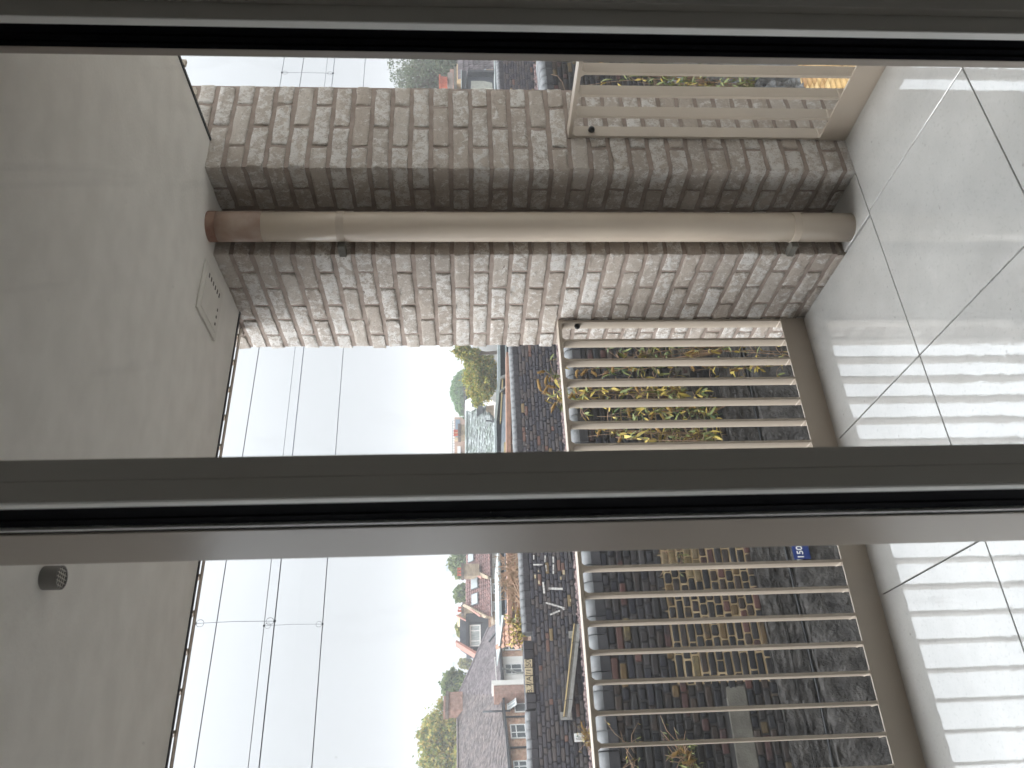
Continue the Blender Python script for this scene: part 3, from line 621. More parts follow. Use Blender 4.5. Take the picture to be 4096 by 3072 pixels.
for k in range(0, 28):
    z = ztop-OC*k-OH/2
    if z < -1.98: break
    for xc, kd in course(-2.4, 9.6, k):
        if 3.5 < xc < 6.4: continue
        if -1.14 < z < -.93 and xc < -1.02: continue       # concrete band
        todo.append((xc, z, kd, k))
def nk(t):      # biggest in the photograph first
    return (0 if -1.9 < t[0] < 3.3 and t[1] > -1.45 else 1, abs(t[0]-.2))
todo.sort(key=nk)
ylw = {(.35, 8), (.35, 9), (.45, 11), (.45, 12)}
def addmesh(mb, me, loc, rz=0, ry=0):
    c, s_ = math.cos(rz), math.sin(rz); base = len(mb.v)
    for v in me.vertices:
        x_, y_, z_ = v.co; mb.v.append((loc[0]+x_*c-y_*s_, loc[1]+x_*s_+y_*c, loc[2]+z_+x_*ry))
    for p in me.polygons: mb.f.append([base+i for i in p.vertices]); mb.uv.append(None)
stuffN = MB()
for i, (xc, z, kd, k) in enumerate(todo):
    soot = z > -.42 or (xc > 1.1)
    recess = .035 if xc < -1.0 else 0
    loc = (xc+random.uniform(-.003, .003), NY+.04-random.uniform(0, .008)-.002, z+random.uniform(-.003, .003))
    if i < 298:
        sel = vs_ if soot and random.random() < .85 else vo
        if kd == 's' and .05 < xc < .60 and k in (8, 9, 11, 12) and random.random() < .8: sel = vyy
        inst('brick', random.choice(sel[kd]), loc, (0, random.uniform(-.012, .012), 0), nw)
    else: addmesh(stuffN, random.choice(vo[kd]), loc, 0, random.uniform(-.01, .01))
tag(stuffN.obj('lower_brickwork', M['oldbrick_i'], nw, smooth=True, fix=False), kind='stuff')
b = MB().box(-2.6, -1.02, NY-.004, NY+.06, -1.130, -.935); bevel(b.obj('concrete_band', M['conc'], nw), .01)
MB().box(2.0, 3.3, NY-.004, NY+.06, -1.130, -.935).obj('concrete_band', M['conc'], nw)
# stepped footing: uneven rubble slabs
def roughblock(x0, x1, prof, m, name, par, amp=.03, seed=1, nx=60):
    """profile (y,z) polyline swept along x with noise"""
    r = np.random.default_rng(seed); b = MB(); n = len(prof); xs_ = np.linspace(x0, x1, nx)
    pts = []
    for i in range(n-1):
        for t in np.linspace(0, 1, 6, endpoint=False): pts.append((prof[i][0]+(prof[i+1][0]-prof[i][0])*t, prof[i][1]+(prof[i+1][1]-prof[i][1])*t))
    pts.append(prof[-1]); n2 = len(pts)
    for i, x in enumerate(xs_):
        for j, (y, z) in enumerate(pts):
            d = amp*(math.sin(x*7+j*1.7+seed)+math.sin(x*17.3-j*2.9)+r.normal(0, .7))*.5
            b.v.append((x, y-d, z+d*.3))
    for i in range(nx-1):
        for j in range(n2-1): b.face([i*n2+j, (i+1)*n2+j, (i+1)*n2+j+1, i*n2+j+1])
    return b.obj(name, m, par, smooth=True)
roughblock(-2.8, 6.1, [(NY+.02, -1.42), (NY-.03, -1.44), (NY-.04, -1.60), (NY-.05, -1.62), (NY-.06, -1.76)], M['rubble'], 'weathered_ledge', nw, .018, 3, 200)
roughblock(-2.8, 6.1, [(NY+.0, -1.79), (NY-.12, -1.82), (NY-.20, -2.31), (NY-.16, -2.36), (NY+.1, -2.38)], M['rubble'], 'battered_footing', nw, .03, 5, 200)
MB().box(-4, 6.1, NY-.02, NY+.3, -3.2, -2.36).obj('shadowed_base', M['darkvoid'], nw)  # near-black colour paints the shade below the footing
cb = [Vector((x, NY-.075-.012*math.sin(x*3), -1.765+.012*math.sin(x*2.1))) for x in np.linspace(-2.9, 6, 50)]
c1 = tag(MB().tube(cb, .011, 6).obj('wall_cable', M['cable'], None, smooth=True), 'thin black cable clipped low along the near railway wall', 'cable')
# right-hand flank: cement rubble foot running down to the paving
roughblock(5.6, 10.5, [(NY+.05, -1.55), (NY-.10, -1.62), (NY-.45, -2.5), (NY-.95, -3.22)], M['rubble2'], 'cement_flank', nw, .07, 8, 160)

# blue bridge sign
def text(s_, size, m, loc, rot, parent, name='lettering', ext=.002, ax='CENTER', bold=0):
    c = bpy.data.curves.new(name, 'FONT'); c.body = s_; c.size = size; c.extrude = ext; c.align_x = ax; c.align_y = 'CENTER'; c.offset = bold
    t = bpy.data.objects.new(name, c); COL.objects.link(t); dg = bpy.context.evaluated_depsgraph_get(); me = bpy.data.meshes.new_from_object(t.evaluated_get(dg))
    bpy.data.objects.remove(t); me.materials.clear(); me.materials.append(m)
    o = bpy.data.objects.new(name, me); o.location = loc; o.rotation_euler = rot; return link(o, parent)
sg = empty('blue_sign', (.24, NY-.22, -1.93), 'small blue plate with white number 150 low on the near railway wall', 'sign')
SY = 5.26
pa, pb_ = onY(((2900+718/2.765), 2150+10/2.765), SY), onY((2900+952/2.765, 2150+236/2.765), SY)
xl, xr_, zt_, zb = pb_.x, pa.x+.03, pa.z, pb_.z
bevel(MB().box(xl, xr_, SY, SY+.006, zb, zt_).obj('plate', M['blue'], sg), .002)
MB().box(xl+.01, xr_-.01, SY+.0062, NY-.1, zb+.06, zb+.09).obj('bracket', M['galv'], sg)
tc_ = onY((2900+832/2.765, 2150+165/2.765), SY)
text('150', .088, M['signwhite'], (tc_.x, SY-.0015, tc_.z), (math.pi/2, 0, 0), sg, bold=.001)

# ================================================================== trackbed and far parapet wall
struct('trackbed', MB().box(-60, 120, NY+.425, 12.84, -1.0, -.75), M['ballast'])
FY = 12.8
b = MB(); rr = np.random.default_rng(4)
ico = bmesh.new(); bmesh.ops.create_icosphere(ico, subdivisions=1, radius=1); iv = [v.co.copy() for v in ico.verts]; iff = [[v.index for v in f.verts] for f in ico.faces]; ico.free()
def stone(mb, x, y, z, r, seed):
    r3 = np.random.default_rng(seed); s3 = r3.uniform(.65, 1.25, 3); base = len(mb.v)
    for v in iv:
        q = r3.uniform(.75, 1.2); mb.v.append((x+v.x*r*s3[0]*q, y+v.y*r*s3[1]*q, z+v.z*r*s3[2]*q))
    for f in iff: mb.f.append([base+i for i in f]); mb.uv.append(None)
for i in range(5200):
    x = rr.uniform(-2.6, 8.5) if i < 4300 else rr.uniform(12, 19.5); y = 12.72-abs(rr.normal(0, .45)); stone(b, x, y, -.735+.06*math.exp(-((12.72-y)/.3)**2)+rr.uniform(-.02, .03), rr.uniform(.022, .042), i)
tag(b.obj('ballast_stones', M['ballast'], None), 'pinkish stone ballast heaped at the foot of the far parapet', 'ballast', kind='stuff')
fwall = empty('parapet_wall', (3, FY, -.8), 'low blackened brick parapet beyond the railway with rounded coping and old white letters', 'wall')
MB().box(-14, 40, FY+.006, FY+.40, -3.2, .225).obj('mortar_body', M['farmortar'], fwall)
cf = cope_mesh('coping_block', .150, .185, .44, .075, M['cope'])
x = -4.0
while x < 20:
    if (x < -.30-.1 or x > .90) and (x < 8.2 or x > 12): inst('coping_block', cf, (x+.076, FY+.20+random.uniform(-.004, .004), .229+random.uniform(-.003, .003)), (random.uniform(-.02, .02), random.uniform(-.015, .015), random.uniform(-.015, .015)), fwall)
    x += .153
MB().box(8.2, 12, FY-.02, FY+.42, .229, .413).obj('coping_run', M['cope'], fwall)
# flat black blocks between the two pilasters, four of them painted
xa, xb = -.29, .90; nb = 8; w = (xb-xa)/nb
pan = []
X0, X1 = onY((2050+225/4.74, 2450+1530/4.74), FY-.03).x, onY((2050+215/4.74, 2450+880/4.74), FY-.03).x
w4 = (X1-X0)/4
blocks = [(X0+w4*i, X0+w4*(i+1), True) for i in range(4)]
xx = X0
while xx > xa+.02: blocks.append((max(xa, xx-.165), xx, False)); xx -= .165
xx = X1
while xx < xb-.02: blocks.append((xx, min(xb, xx+.165), False)); xx += .165
for p, q, pnt in blocks:
    bevel(MB().box(p+.004, q-.004, FY-.026+random.uniform(-.003, .003), FY+.40, .226, .402).obj('flat_block', M['soot'], fwall), .006)
    if pnt: bevel(MB().box(p+.007, q-.007, FY-.036, FY-.0305, .262, .4035).obj('painted_panel', M['letter_face'], fwall), .002)
for i, t in enumerate(('B.7', '/A', '/1', '50')):
    text(t, .135, M['ink'], (X0+w4*(i+.5), FY-.038, .330), (math.pi/2, 0, 0), fwall, name='painted_number', ext=.001)
OL = .217; FH = .0670; vf = variants('brick', M['farbrick'], FH)
todo = []
for k in range(0, 14):
    z = .218-.0775*k-FH/2
    if z < -.80: break
    for x0, x1_ in ((-2.7, 8.2), (12.3, 19.8)):
        for xc, kd in course(x0, x1_, k): todo.append((xc, z, kd))
todo.sort(key=lambda t: abs(t[0]-.8))
stuffF = MB()
for i, (xc, z, kd) in enumerate(todo):
    pil_ = 0 if -.29 < xc < .90 else -.02
    loc = (xc, FY+.035+pil_+random.uniform(-.006, .004), z+random.uniform(-.004, .004))
    if i < 298: inst('brick', random.choice(vf[kd]), loc, (0, random.uniform(-.015, .015), 0), fwall)
    else: addmesh(stuffF, random.choice(vf[kd]), loc, 0, random.uniform(-.012, .012))
tag(stuffF.obj('side_brickwork', M['farbrick_i'], fwall, smooth=True, fix=False), kind='stuff')
# old painted letters (strokes left on the bricks)
PF = Pl((0, FY-.034, 0), (1, 0, 0), (0, 0, 1))
def ZP(x, y): return (2050+x/4.74, 2150+y/4.74)
def stroke(mb, pts, wd):
    uv = [PF.uv(ZP(*p)) for p in pts]
    for (u0, v0), (u1, v1) in zip(uv[:-1], uv[1:]):
        L_ = math.hypot(u1-u0, v1-v0); k_ = max(1, int(L_/.05))
        for j in range(k_):
            if random.random() < .06: continue
            a = j/k_+.04/k_; c = (j+1)/k_-.04/k_; nx_, nz_ = -(v1-v0)/L_*wd/2, (u1-u0)/L_*wd/2
            q = [(u0+(u1-u0)*a+nx_, v0+(v1-v0)*a+nz_), (u0+(u1-u0)*c+nx_*random.uniform(.8, 1.1), v0+(v1-v0)*c+nz_*random.uniform(.8, 1.1)), (u0+(u1-u0)*c-nx_, v0+(v1-v0)*c-nz_), (u0+(u1-u0)*a-nx_, v0+(v1-v0)*a-nz_)]
            mb.prism(PF, q, -.003, .001)
b = MB(); stroke(b, [(630, 1235), (1000, 1345), (710, 1465)], .032); b.obj('painted_letter', M['paint'], fwall)
b = MB(); stroke(b, [(680, 965), (955, 975)], .042); stroke(b, [(575, 790), (600, 1060)], .035); b.obj('painted_letter', M['paint'], fwall)
b = MB(); stroke(b, [(770, 360), (775, 480)], .030); stroke(b, [(775, 510), (775, 690)], .030); stroke(b, [(620, 340), (610, 470)], .025); stroke(b, [(400, 330), (405, 420)], .024); stroke(b, [(390, 515), (570, 515)], .028); stroke(b, [(630, 520), (645, 640)], .020); b.obj('painted_letter', M['paint'], fwall)
for (x, y, r_) in ((430, 740, .018), (500, 850, .016), (490, 635, .008), (970, 660, .022), (915, 770, .015), (1100, 1190, .012)):
    u, v = PF.uv(ZP(x, y)); MB().pbox(PF, u-r_*2, u+r_*2, v-r_, v+r_, -.003, .0015).obj('paint_patch', M['letter_face'], fwall)
for (u, v) in [(3.1+.13*i+random.uniform(-.05, .05), .155+random.uniform(-.04, .02)) for i in range(24)]:
    MB().pbox(PF, u-.010, u+.012, v-.004, v+.005, -.003, .001).obj('lime_run', M['paint'], fwall)

# leaning cable trough with end plates, cables, white sign
tr = empty('cable_trough', onY(ZA(1210, 950), FY-.12), 'weathered steel cable trough leaning diagonally against the far parapet with bolted end plates', 'cable trough')
TY = FY-.10; a0 = onY((2050+1190/4.74, 2450+220/4.74), TY); a1 = onY((2050+1080/5.15, 2750+600/5.15), TY)
d = (a1-a0).normalized(); nn = Vector((-d.z, 0, d.x))
if nn.z < 0: nn = -nn
def bar(o0, o1, y0, y1):
    b = MB(); c = []
    for y in (y0, y1):
        for p, q in ((a0, o0), (a1, o0), (a1, o1), (a0, o1)): c.append((p.x+nn.x*q, y, p.z+nn.z*q))
    b.add(c, [(0, 1, 2, 3), (7, 6, 5, 4), (0, 4, 5, 1), (1, 5, 6, 2), (2, 6, 7, 3), (3, 7, 4, 0)]); return b
bar(.012, .030, TY-.035, TY+.03).obj('upper_flange', M['timber'], tr)
bar(-.035, .0115, TY-.02, TY+.03).obj('channel', M['trough'], tr)
bar(-.100, -.040, TY-.045, TY+.03).obj('lower_box', M['galv'], tr)
for p, (dx0, dx1, dz0, dz1) in ((a0+d*.18, (-.07, .06, -.03, .10)), (a1-d*.02, (-.07, .06, -.13, .08))):
    MB().box(p.x+dx0, p.x+dx1, TY+.032, TY+.042, p.z+dz0, p.z+dz1).obj('end_plate', M['galv'], tr)
    for i in range(4): MB().box(p.x-.03+.03*(i % 2), p.x-.02+.03*(i % 2), TY+.028, TY+.0318, p.z+dz1-.035-.03*(i//2), p.z+dz1-.025-.03*(i//2)).obj('bolt', M['cable'], tr)
for t in (.22, .84):
    p = a0.lerp(a1, t); MB().tube([(p.x, TY-.05, p.z+.035), (p.x+.02, TY-.052, p.z-.03), (p.x+.01, TY-.052, p.z-.105)], .004, 5).obj('cable_tie', M['cable'], tr)
cp = [onY(q, FY-.05) for q in ((2050+1040/4.74, 2150-800/4.74), (2050+1060/4.74, 2150-200/4.74), (2050+1090/4.74, 2150+280/4.74), (2050+1140/4.74, 2150+560/4.74), (2050+1180/4.74, 2150+900/4.74), (2050+1200/4.74, 2150+1300/4.74), (2050+1195/4.74, 2450+210/4.74))]
tag(MB().tube(cp, .009, 6).obj('parapet_cable', M['cable'], smooth=True), 'black cable sagging along the far parapet to the right of the steel trough', 'cable')
cp = [onY((2050+x/5.15, 2750+y/5.15), FY-.06) for x, y in ((1170, 690), (1180, 850), (1230, 1080), (1280, 1350), (1330, 1700), (1350, 2000))]
tag(MB().tube(cp, .009, 6).obj('parapet_cable', M['cable'], smooth=True), 'thin cable dropping left from the bolted end plate past the white sign', 'cable')
ws = empty('white_sign', onY((2313, 2950), FY-.05), 'small white plate with dark lettering and a green line on the far parapet', 'sign')
p0, p1 = onY((2050+1265/5.15, 2750+945/5.15), FY-.045), onY((2050+1490/5.15, 2750+1115/5.15), FY-.045)
bevel(MB().box(p1.x, p0.x, FY-.045, FY-.037, p1.z-.0, p0.z).obj('plate', M['signwhite'], ws), .004)
cx_, cz2 = (p0.x+p1.x)/2, (p0.z+p1.z)/2
MB().box(p0.x-.050, p0.x-.043, FY-.047, FY-.0452, p1.z+.01, p0.z-.03).obj('green_line', M['green'], ws)
MB().tube([(p0.x-.046, FY-.048, p0.z-.06), (p0.x-.046, FY-.0455, p0.z-.06)], .013, 10).obj('green_dot', M['green'], ws)
text('nllon', .075, M['ink'], (p1.x+.052, FY-.046, cz2-.01), (math.pi/2, math.pi/2, 0), ws, ext=.0008)

# ================================================================== overhead line
def wirepts(ps, y): return [onY(p, y) for p in ps]
def Lw(x0, y0, x1_, y1_, y, n=1):
    a, c = onY((x0, y0), y), onY((x1_, y1_), y); d_ = (c-a)/(c.x-a.x); return [a+d_*(-14-a.x), a, c, c+d_*(60-c.x)]
def interp(pts, x):
    for p, q in zip(pts[:-1], pts[1:]):
        lo, hi = min(p.x, q.x), max(p.x, q.x)
        if lo <= x <= hi: return p.lerp(q, (x-p.x)/(q.x-p.x))
WN, WF = 8.0, 10.8
w0 = Lw(2022*0+1263/1.58, 2022+560/1.58, 1093/1.58, 3060, WN); w2 = Lw(1777/1.58, 2022+345/1.58, 1637/1.58, 3072, WN)
w3 = Lw(1715/1.58, 2022+345/1.58, 1568/1.58, 3072, WF); w4 = Lw(2070/1.58, 2022+335/1.58, 1970/1.58, 3072, WF)
w1 = Lw(1430/1.58, 2022+350/1.58, 1228/1.58, 3072, 9.4)
def catenary(label, mess, cont, y, drops):
    o = empty('overhead_line', (0, y, 0), label, 'overhead wire', 'overhead railway wires')
    MB().tube(mess, .0058, 6).obj('messenger_wire', M['wire'], o, smooth=True); MB().tube(cont, .0075, 6).obj('contact_wire', M['wire'], o, smooth=True)
    for x in drops:
        a, c = interp(mess, x), interp(cont, x); b = MB().tube([a, a.lerp(c, .5)+Vector((.01, 0, 0)), c], .0038, 5)
        d_ = b.obj('dropper', M['wire'], o)
        for p, sg_ in ((a, -1), (c, 1)):
            MB().box(p.x-.014, p.x+.014, p.y-.01, p.y+.01, p.z-.014, p.z+.014).obj('clamp', M['cable'], d_)
            pts = [Vector((p.x-.045*math.sin(t), p.y, p.z+sg_*.058-sg_*.048*math.cos(t))) for t in np.linspace(0, 2*math.pi, 12)]
            MB().tube(pts, .0026, 4).obj('loop', M['cable'], d_)
    return o
da = onY((1250/1.58, 2022+745/1.58), WN).x; db = onY((1100, 290), WN).x
catenary('near overhead line with the thick contact wire hung by droppers close to the slab edge', w0, w2, WN, (da, db, da-7, db+7))
da = onY((1680/1.58, 2022+760/1.58), WF).x
catenary('far overhead line: lowest pair of railway wires against the sky with droppers', w3, w4, WF, (da, da+9.0, da-7))
tag(MB().tube(w1, .007, 6).obj('feeder_wire', M['wire'], smooth=True), 'single thin railway wire without droppers crossing between the two overhead lines', 'wire')

# ================================================================== foliage helpers
def leaf_mesh(name, m, L, Wd, curl, fold=.25):
    b = MB(); n = 5
    for i in range(n+1):
        t = i/n; wv = Wd*math.sin(math.pi*min(.98, t*.92+.04))**.8*.5; z = -curl*t*t*L
        b.v += [(t*L, -wv, z+wv*fold), (t*L, 0, z), (t*L, wv, z+wv*fold)]
    for i in range(n):
        for k in range(2): b.face([i*3+k, (i+1)*3+k, (i+1)*3+k+1, i*3+k+1])
    return b.mesh(name, m, smooth=True, fix=False)
LM = {'y': [leaf_mesh('leaf', M['leafyel'], .095, .029, c) for c in (.3, .8, .1)], 'g': [leaf_mesh('leaf', M['leafmid'], .10, .025, c) for c in (.4, .9, .1)], 'd': [leaf_mesh('leaf', M['leafdk'], .08, .022, c) for c in (.5, 1., .2)]}
def seedhead(p, d, L):
    b = MB(); n = 6; d = Vector(d).normalized()
    pts = [Vector(p)+d*L*i/n+Vector((0, 0, -.15*L*(i/n)**2)) for i in range(n+1)]
    b.tube(pts, [.006, .012, .015, .014, .012, .008, .003], 7)
    b2 = MB(); r4 = np.random.default_rng(int(abs(p[0]*1000)))
    for i in range(60):
        q = pts[0].lerp(pts[-1], r4.uniform(0, 1))+Vector(r4.normal(0, .009, 3)); stone(b2, q.x, q.y, q.z, r4.uniform(.003, .006), i)
    b.v, base = b.v+b2.v, len(b.v); b.f += [[base+i for i in f] for f in b2.f]; b.uv += [None]*len(b2.f); return b
def bush(name, label, root, tips, cols, nleaf, seeds, seed, cat='shrub', group=None, sr=.008, lsc=1.0):
    r5 = random.Random(seed); o = empty(name, root, label, cat, group)
    leaves = 0
    for ti, tp in enumerate(tips):
        a = Vector(root)+Vector((r5.uniform(-.05, .05), 0, 0)); c = Vector(tp); mid = a.lerp(c, .5)+Vector((r5.uniform(-.15, .15), r5.uniform(-.05, .1), r5.uniform(0, .12)))
        pts = [a*(1-t)**2+mid*2*t*(1-t)+c*t*t for t in np.linspace(0, 1, 9)]
        b = MB().tube(pts, [sr*(1-.75*i/8) for i in range(9)], 5)
        for j in range(5):
            t = r5.uniform(.2, .9); p = pts[int(t*8)]; e_ = p+Vector((r5.uniform(-.25, .25), r5.uniform(-.15, .05), r5.uniform(-.1, .25))); b.tube([p, p.lerp(e_, .5)+Vector((0, 0, .03)), e_], [.0035, .003, .0018], 4)
            for q in range(2):
                me = r5.choice(LM[r5.choice(cols)]); s_ = r5.uniform(.6, 1.15)*lsc; inst('leaf', me, p.lerp(e_, r5.uniform(.5, 1)), (r5.uniform(-1, 1), r5.uniform(-.6, 1.2), r5.uniform(0, 6.28)), o, (s_, s_, s_))
        b.obj('stem', M['stem'], o, smooth=True)
        for j in range(nleaf):
            t = 1-abs(r5.gauss(0, .28)); t = max(.15, min(1, t)); p = pts[int(t*8)]; me = r5.choice(LM[r5.choice(cols)]); s_ = r5.uniform(.6, 1.2)*lsc
            inst('leaf', me, p+Vector((r5.uniform(-.03, .03), r5.uniform(-.03, .02), r5.uniform(-.03, .03))), (r5.uniform(-1, 1), r5.uniform(-.8, 1.3), r5.uniform(0, 6.28)), o, (s_, s_, s_))
        if r5.random() < seeds: seedhead(c, (r5.uniform(-1, 1), -.1, r5.uniform(.2, 1)), r5.uniform(.08, .15)).obj('seed_head', M['seed'], o, smooth=True)
    return o
GP = 'self-sown buddleia bushes on the railway wall'
def YP(x, y, yy): return tuple(onY((x, y), yy))
Z4 = lambda x, y: (2200+x/2.765, 1250+y/2.765)
def tipsof(lst, yy): return [YP(*Z4(x, y), yy+random.uniform(-.12, .08)) for x, y in lst]
bush('buddleia', 'buddleia with yellow leaves rising above the top rail, in front of the railway wall', YP(*Z4(640, 1010), 5.3), tipsof([(-30, 700), (-60, 650), (-100, 870), (0, 900), (60, 1000), (-20, 820), (60, 830)], 5.3), 'yygg', 9, .7, 1, group=GP)
bush('buddleia', 'buddleia tangle with seed heads nearest the pillar, upper part of the railway wall', YP(*Z4(1900, 420), 5.3), tipsof([(400, 640), (520, 700), (700, 600), (850, 450), (950, 640), (1020, 450), (300, 640), (640, 660), (900, 590)], 5.25), 'ydgg', 9, .8, 2, group=GP)
bush('buddleia', 'buddleia with drooping yellow leaves at mid height of the railway wall', YP(*Z4(1500, 900), 5.25), tipsof([(300, 900), (450, 850), (980, 880), (1080, 820), (900, 920), (1350, 860), (1420, 830), (250, 900)], 5.2), 'yyg', 9, .5, 3, group=GP)
bush('buddleia', 'greener buddleia spreading low behind the bars left of centre', YP(*Z4(1950, 1000), 5.2), tipsof([(1450, 1080), (1350, 1100), (1600, 1060), (1700, 1110), (1150, 1090), (880, 1150), (640, 1140), (520, 1150)], 5.15), 'gdyg', 10, .4, 4, group=GP)
bush('buddleia', 'buddleia beside the door stile with orange yellow tips', YP(*Z4(1800, 1380), 5.2), tipsof([(380, 1290), (420, 1370), (560, 1290), (720, 1380), (800, 1350), (1640, 1290), (1700, 1340), (1560, 1380), (1230, 1330)], 5.15), 'yggy', 10, .3, 5, group=GP)
bush('buddleia', 'dry buddleia with few leaves low on the railway wall beside the pillar', YP(2200+3000/2.765, 1250+500/2.765, 5.1), tipsof([(1650, 440), (1700, 600), (1600, 420), (2080, 640), (2200, 620), (1600, 640)], 5.1), 'yyg', 6, .6, 6, group=GP)
bush('wall_fern', 'little pale green weed growing out of the brick joints near the blue sign', YP(2200+1500/2.765, 2150+280/2.765, 5.46), [YP(2200+x/2.765, 2150+y/2.765, 5.4) for x, y in ((1430, 180), (1470, 190), (1460, 140))], 'g', 3, 0, 7, 'weed', sr=.003, lsc=.45)
bush('wall_weed', 'green drooping weed with curled leaves on the near railway wall at the left edge', YP(2200+1600/2.765, 2600+1150/2.765, 5.44), [YP(2200+x/2.765, 2600+y/2.765, 5.38) for x, y in ((1430, 1120), (1560, 1120), (1460, 1270), (1600, 1220), (1620, 1280), (1560, 1180))], 'gg', 4, .8, 8, 'weed', sr=.004, lsc=.55)
bush('wall_weed', 'tiny withered grey weed on the black upper wall at the left edge', YP(2200+940/2.765, 2600+1200/2.765, 5.46), [YP(2200+x/2.765, 2600+y/2.765, 5.4) for x, y in ((930, 1190), (990, 1185), (960, 1150))], 'gy', 2, 0, 9, 'weed', sr=.003, lsc=.4)
# right of the pillar
K2 = lambda x, y: (1300+x/1.58, y/1.58)
bush('buddleia', 'green buddleia seen through the short balustrade right of the pillar', tuple(onY(K2(2500, 520), 5.2)), [tuple(onY(K2(x, y), 5.1)) for x, y in ((1700, 430), (1850, 420), (1980, 520), (2080, 540), (2180, 520), (2150, 410), (1760, 410), (2250, 560), (2100, 500), (1650, 540))], 'ggyd', 12, .2, 10, group=GP)
bush('buddleia', 'light green buddleia at the rubble foot right of the pillar', tuple(onY((3080, 330), 5.0)), [tuple(onY((x, y), 4.95)) for x, y in ((2750, 270), (2790, 335), (2830, 345), (2880, 270), (2920, 350), (2980, 325), (2860, 330), (2730, 350), (2980, 265))], 'gg', 12, .1, 11, group=GP)
b = MB(); pts = [onY((1300+x/1.58, y/1.58), 5.4) for x, y in ((1430, 470), (1470, 480), (1500, 520), (1515, 570), (1520, 620))]; b.tube(pts, .004, 5)
tag(b.obj('bramble_shoot', M['stem'], smooth=True), 'single arching bare shoot over the coping right of the pillar', 'shoot')
# tufts on the far parapet top
Z6 = lambda x, y: (1600+x/1.7988, 2150+y/1.7988)
bush('creeper', 'yellow leaved creeper hanging over the far parapet in front of the orange wall', tuple(onY(Z6(885, 700), 13.1)), [tuple(onY(Z6(x, y), 13.05)) for x, y in ((800, 600), (790, 590), (850, 500), (860, 560), (870, 600), (840, 640), (860, 680), (820, 740), (800, 790), (870, 760), (880, 820), (760, 600))], 'yyg', 14, .2, 12, 'creeper', sr=.006, lsc=.9)
o = empty('bare_shrub', onY(Z6(880, 300), 13.3), 'leafless twiggy shrub behind the far parapet near the door stile', 'shrub'); b = MB(); r6 = random.Random(3)
for i in range(46):
    p = onY(Z6(890, r6.uniform(90, 520)), 13.3); q = onY(Z6(r6.uniform(690, 800), r6.uniform(90, 480)), 13.5); b.tube([p, p.lerp(q, .5)+Vector((r6.uniform(-.1, .1), 0, r6.uniform(-.05, .05))), q], [.013, .009, .005], 4)
    for j in range(3):
        a = p.lerp(q, r6.uniform(.3, .9)); b.tube([a, a+Vector((r6.uniform(-.25, .25), 0, r6.uniform(0, .2)))], [.007, .004], 4)
b.obj('twigs', M['stem'], o)
bush('dead_weed', 'dry rust coloured weed on the ballast under the white sign', tuple(onY((2390, 2950), 12.5)), [tuple(onY((2050+x/5.15, 2750+y/5.15), 12.45)) for x, y in ((1460, 860), (1500, 900), (1540, 930), (1600, 950), (1560, 1070), (1600, 1120), (1620, 1200), (1500, 1000))], 'y', 6, .9, 13, 'weed', sr=.005, lsc=.55)

def leafcloud(mb, cx, cy, cz_, rx, ry, rz, n, size, r, shell=.55):
    """many small leaf-sized faces spread through lumpy clumps"""
    k = max(6, n//70); dirs = r.normal(0, 1, (k, 3)); dirs /= np.linalg.norm(dirs, axis=1)[:, None]; rad = r.uniform(shell, 1.0, k)**.6
    cen = dirs*rad[:, None]; which = r.integers(0, k, n); p = cen[which]+r.normal(0, .13, (n, 3))
    P_ = p*np.array([rx, ry, rz])+np.array([cx, cy, cz_])
    a = r.normal(0, 1, (n, 3)); a /= np.linalg.norm(a, axis=1)[:, None]; c = r.normal(0, 1, (n, 3)); c -= a*(a*c).sum(1)[:, None]; c /= np.linalg.norm(c, axis=1)[:, None]
    s_ = size*r.uniform(.6, 1.4, n)[:, None]
    q = np.stack([P_-a*s_, P_+c*s_*.55, P_+a*s_, P_-c*s_*.55], 1).reshape(-1, 3)
    base = len(mb.v); mb.v += [tuple(x) for x in q]; mb.f += [[base+4*i, base+4*i+1, base+4*i+2, base+4*i+3] for i in range(n)]; mb.uv += [None]*n
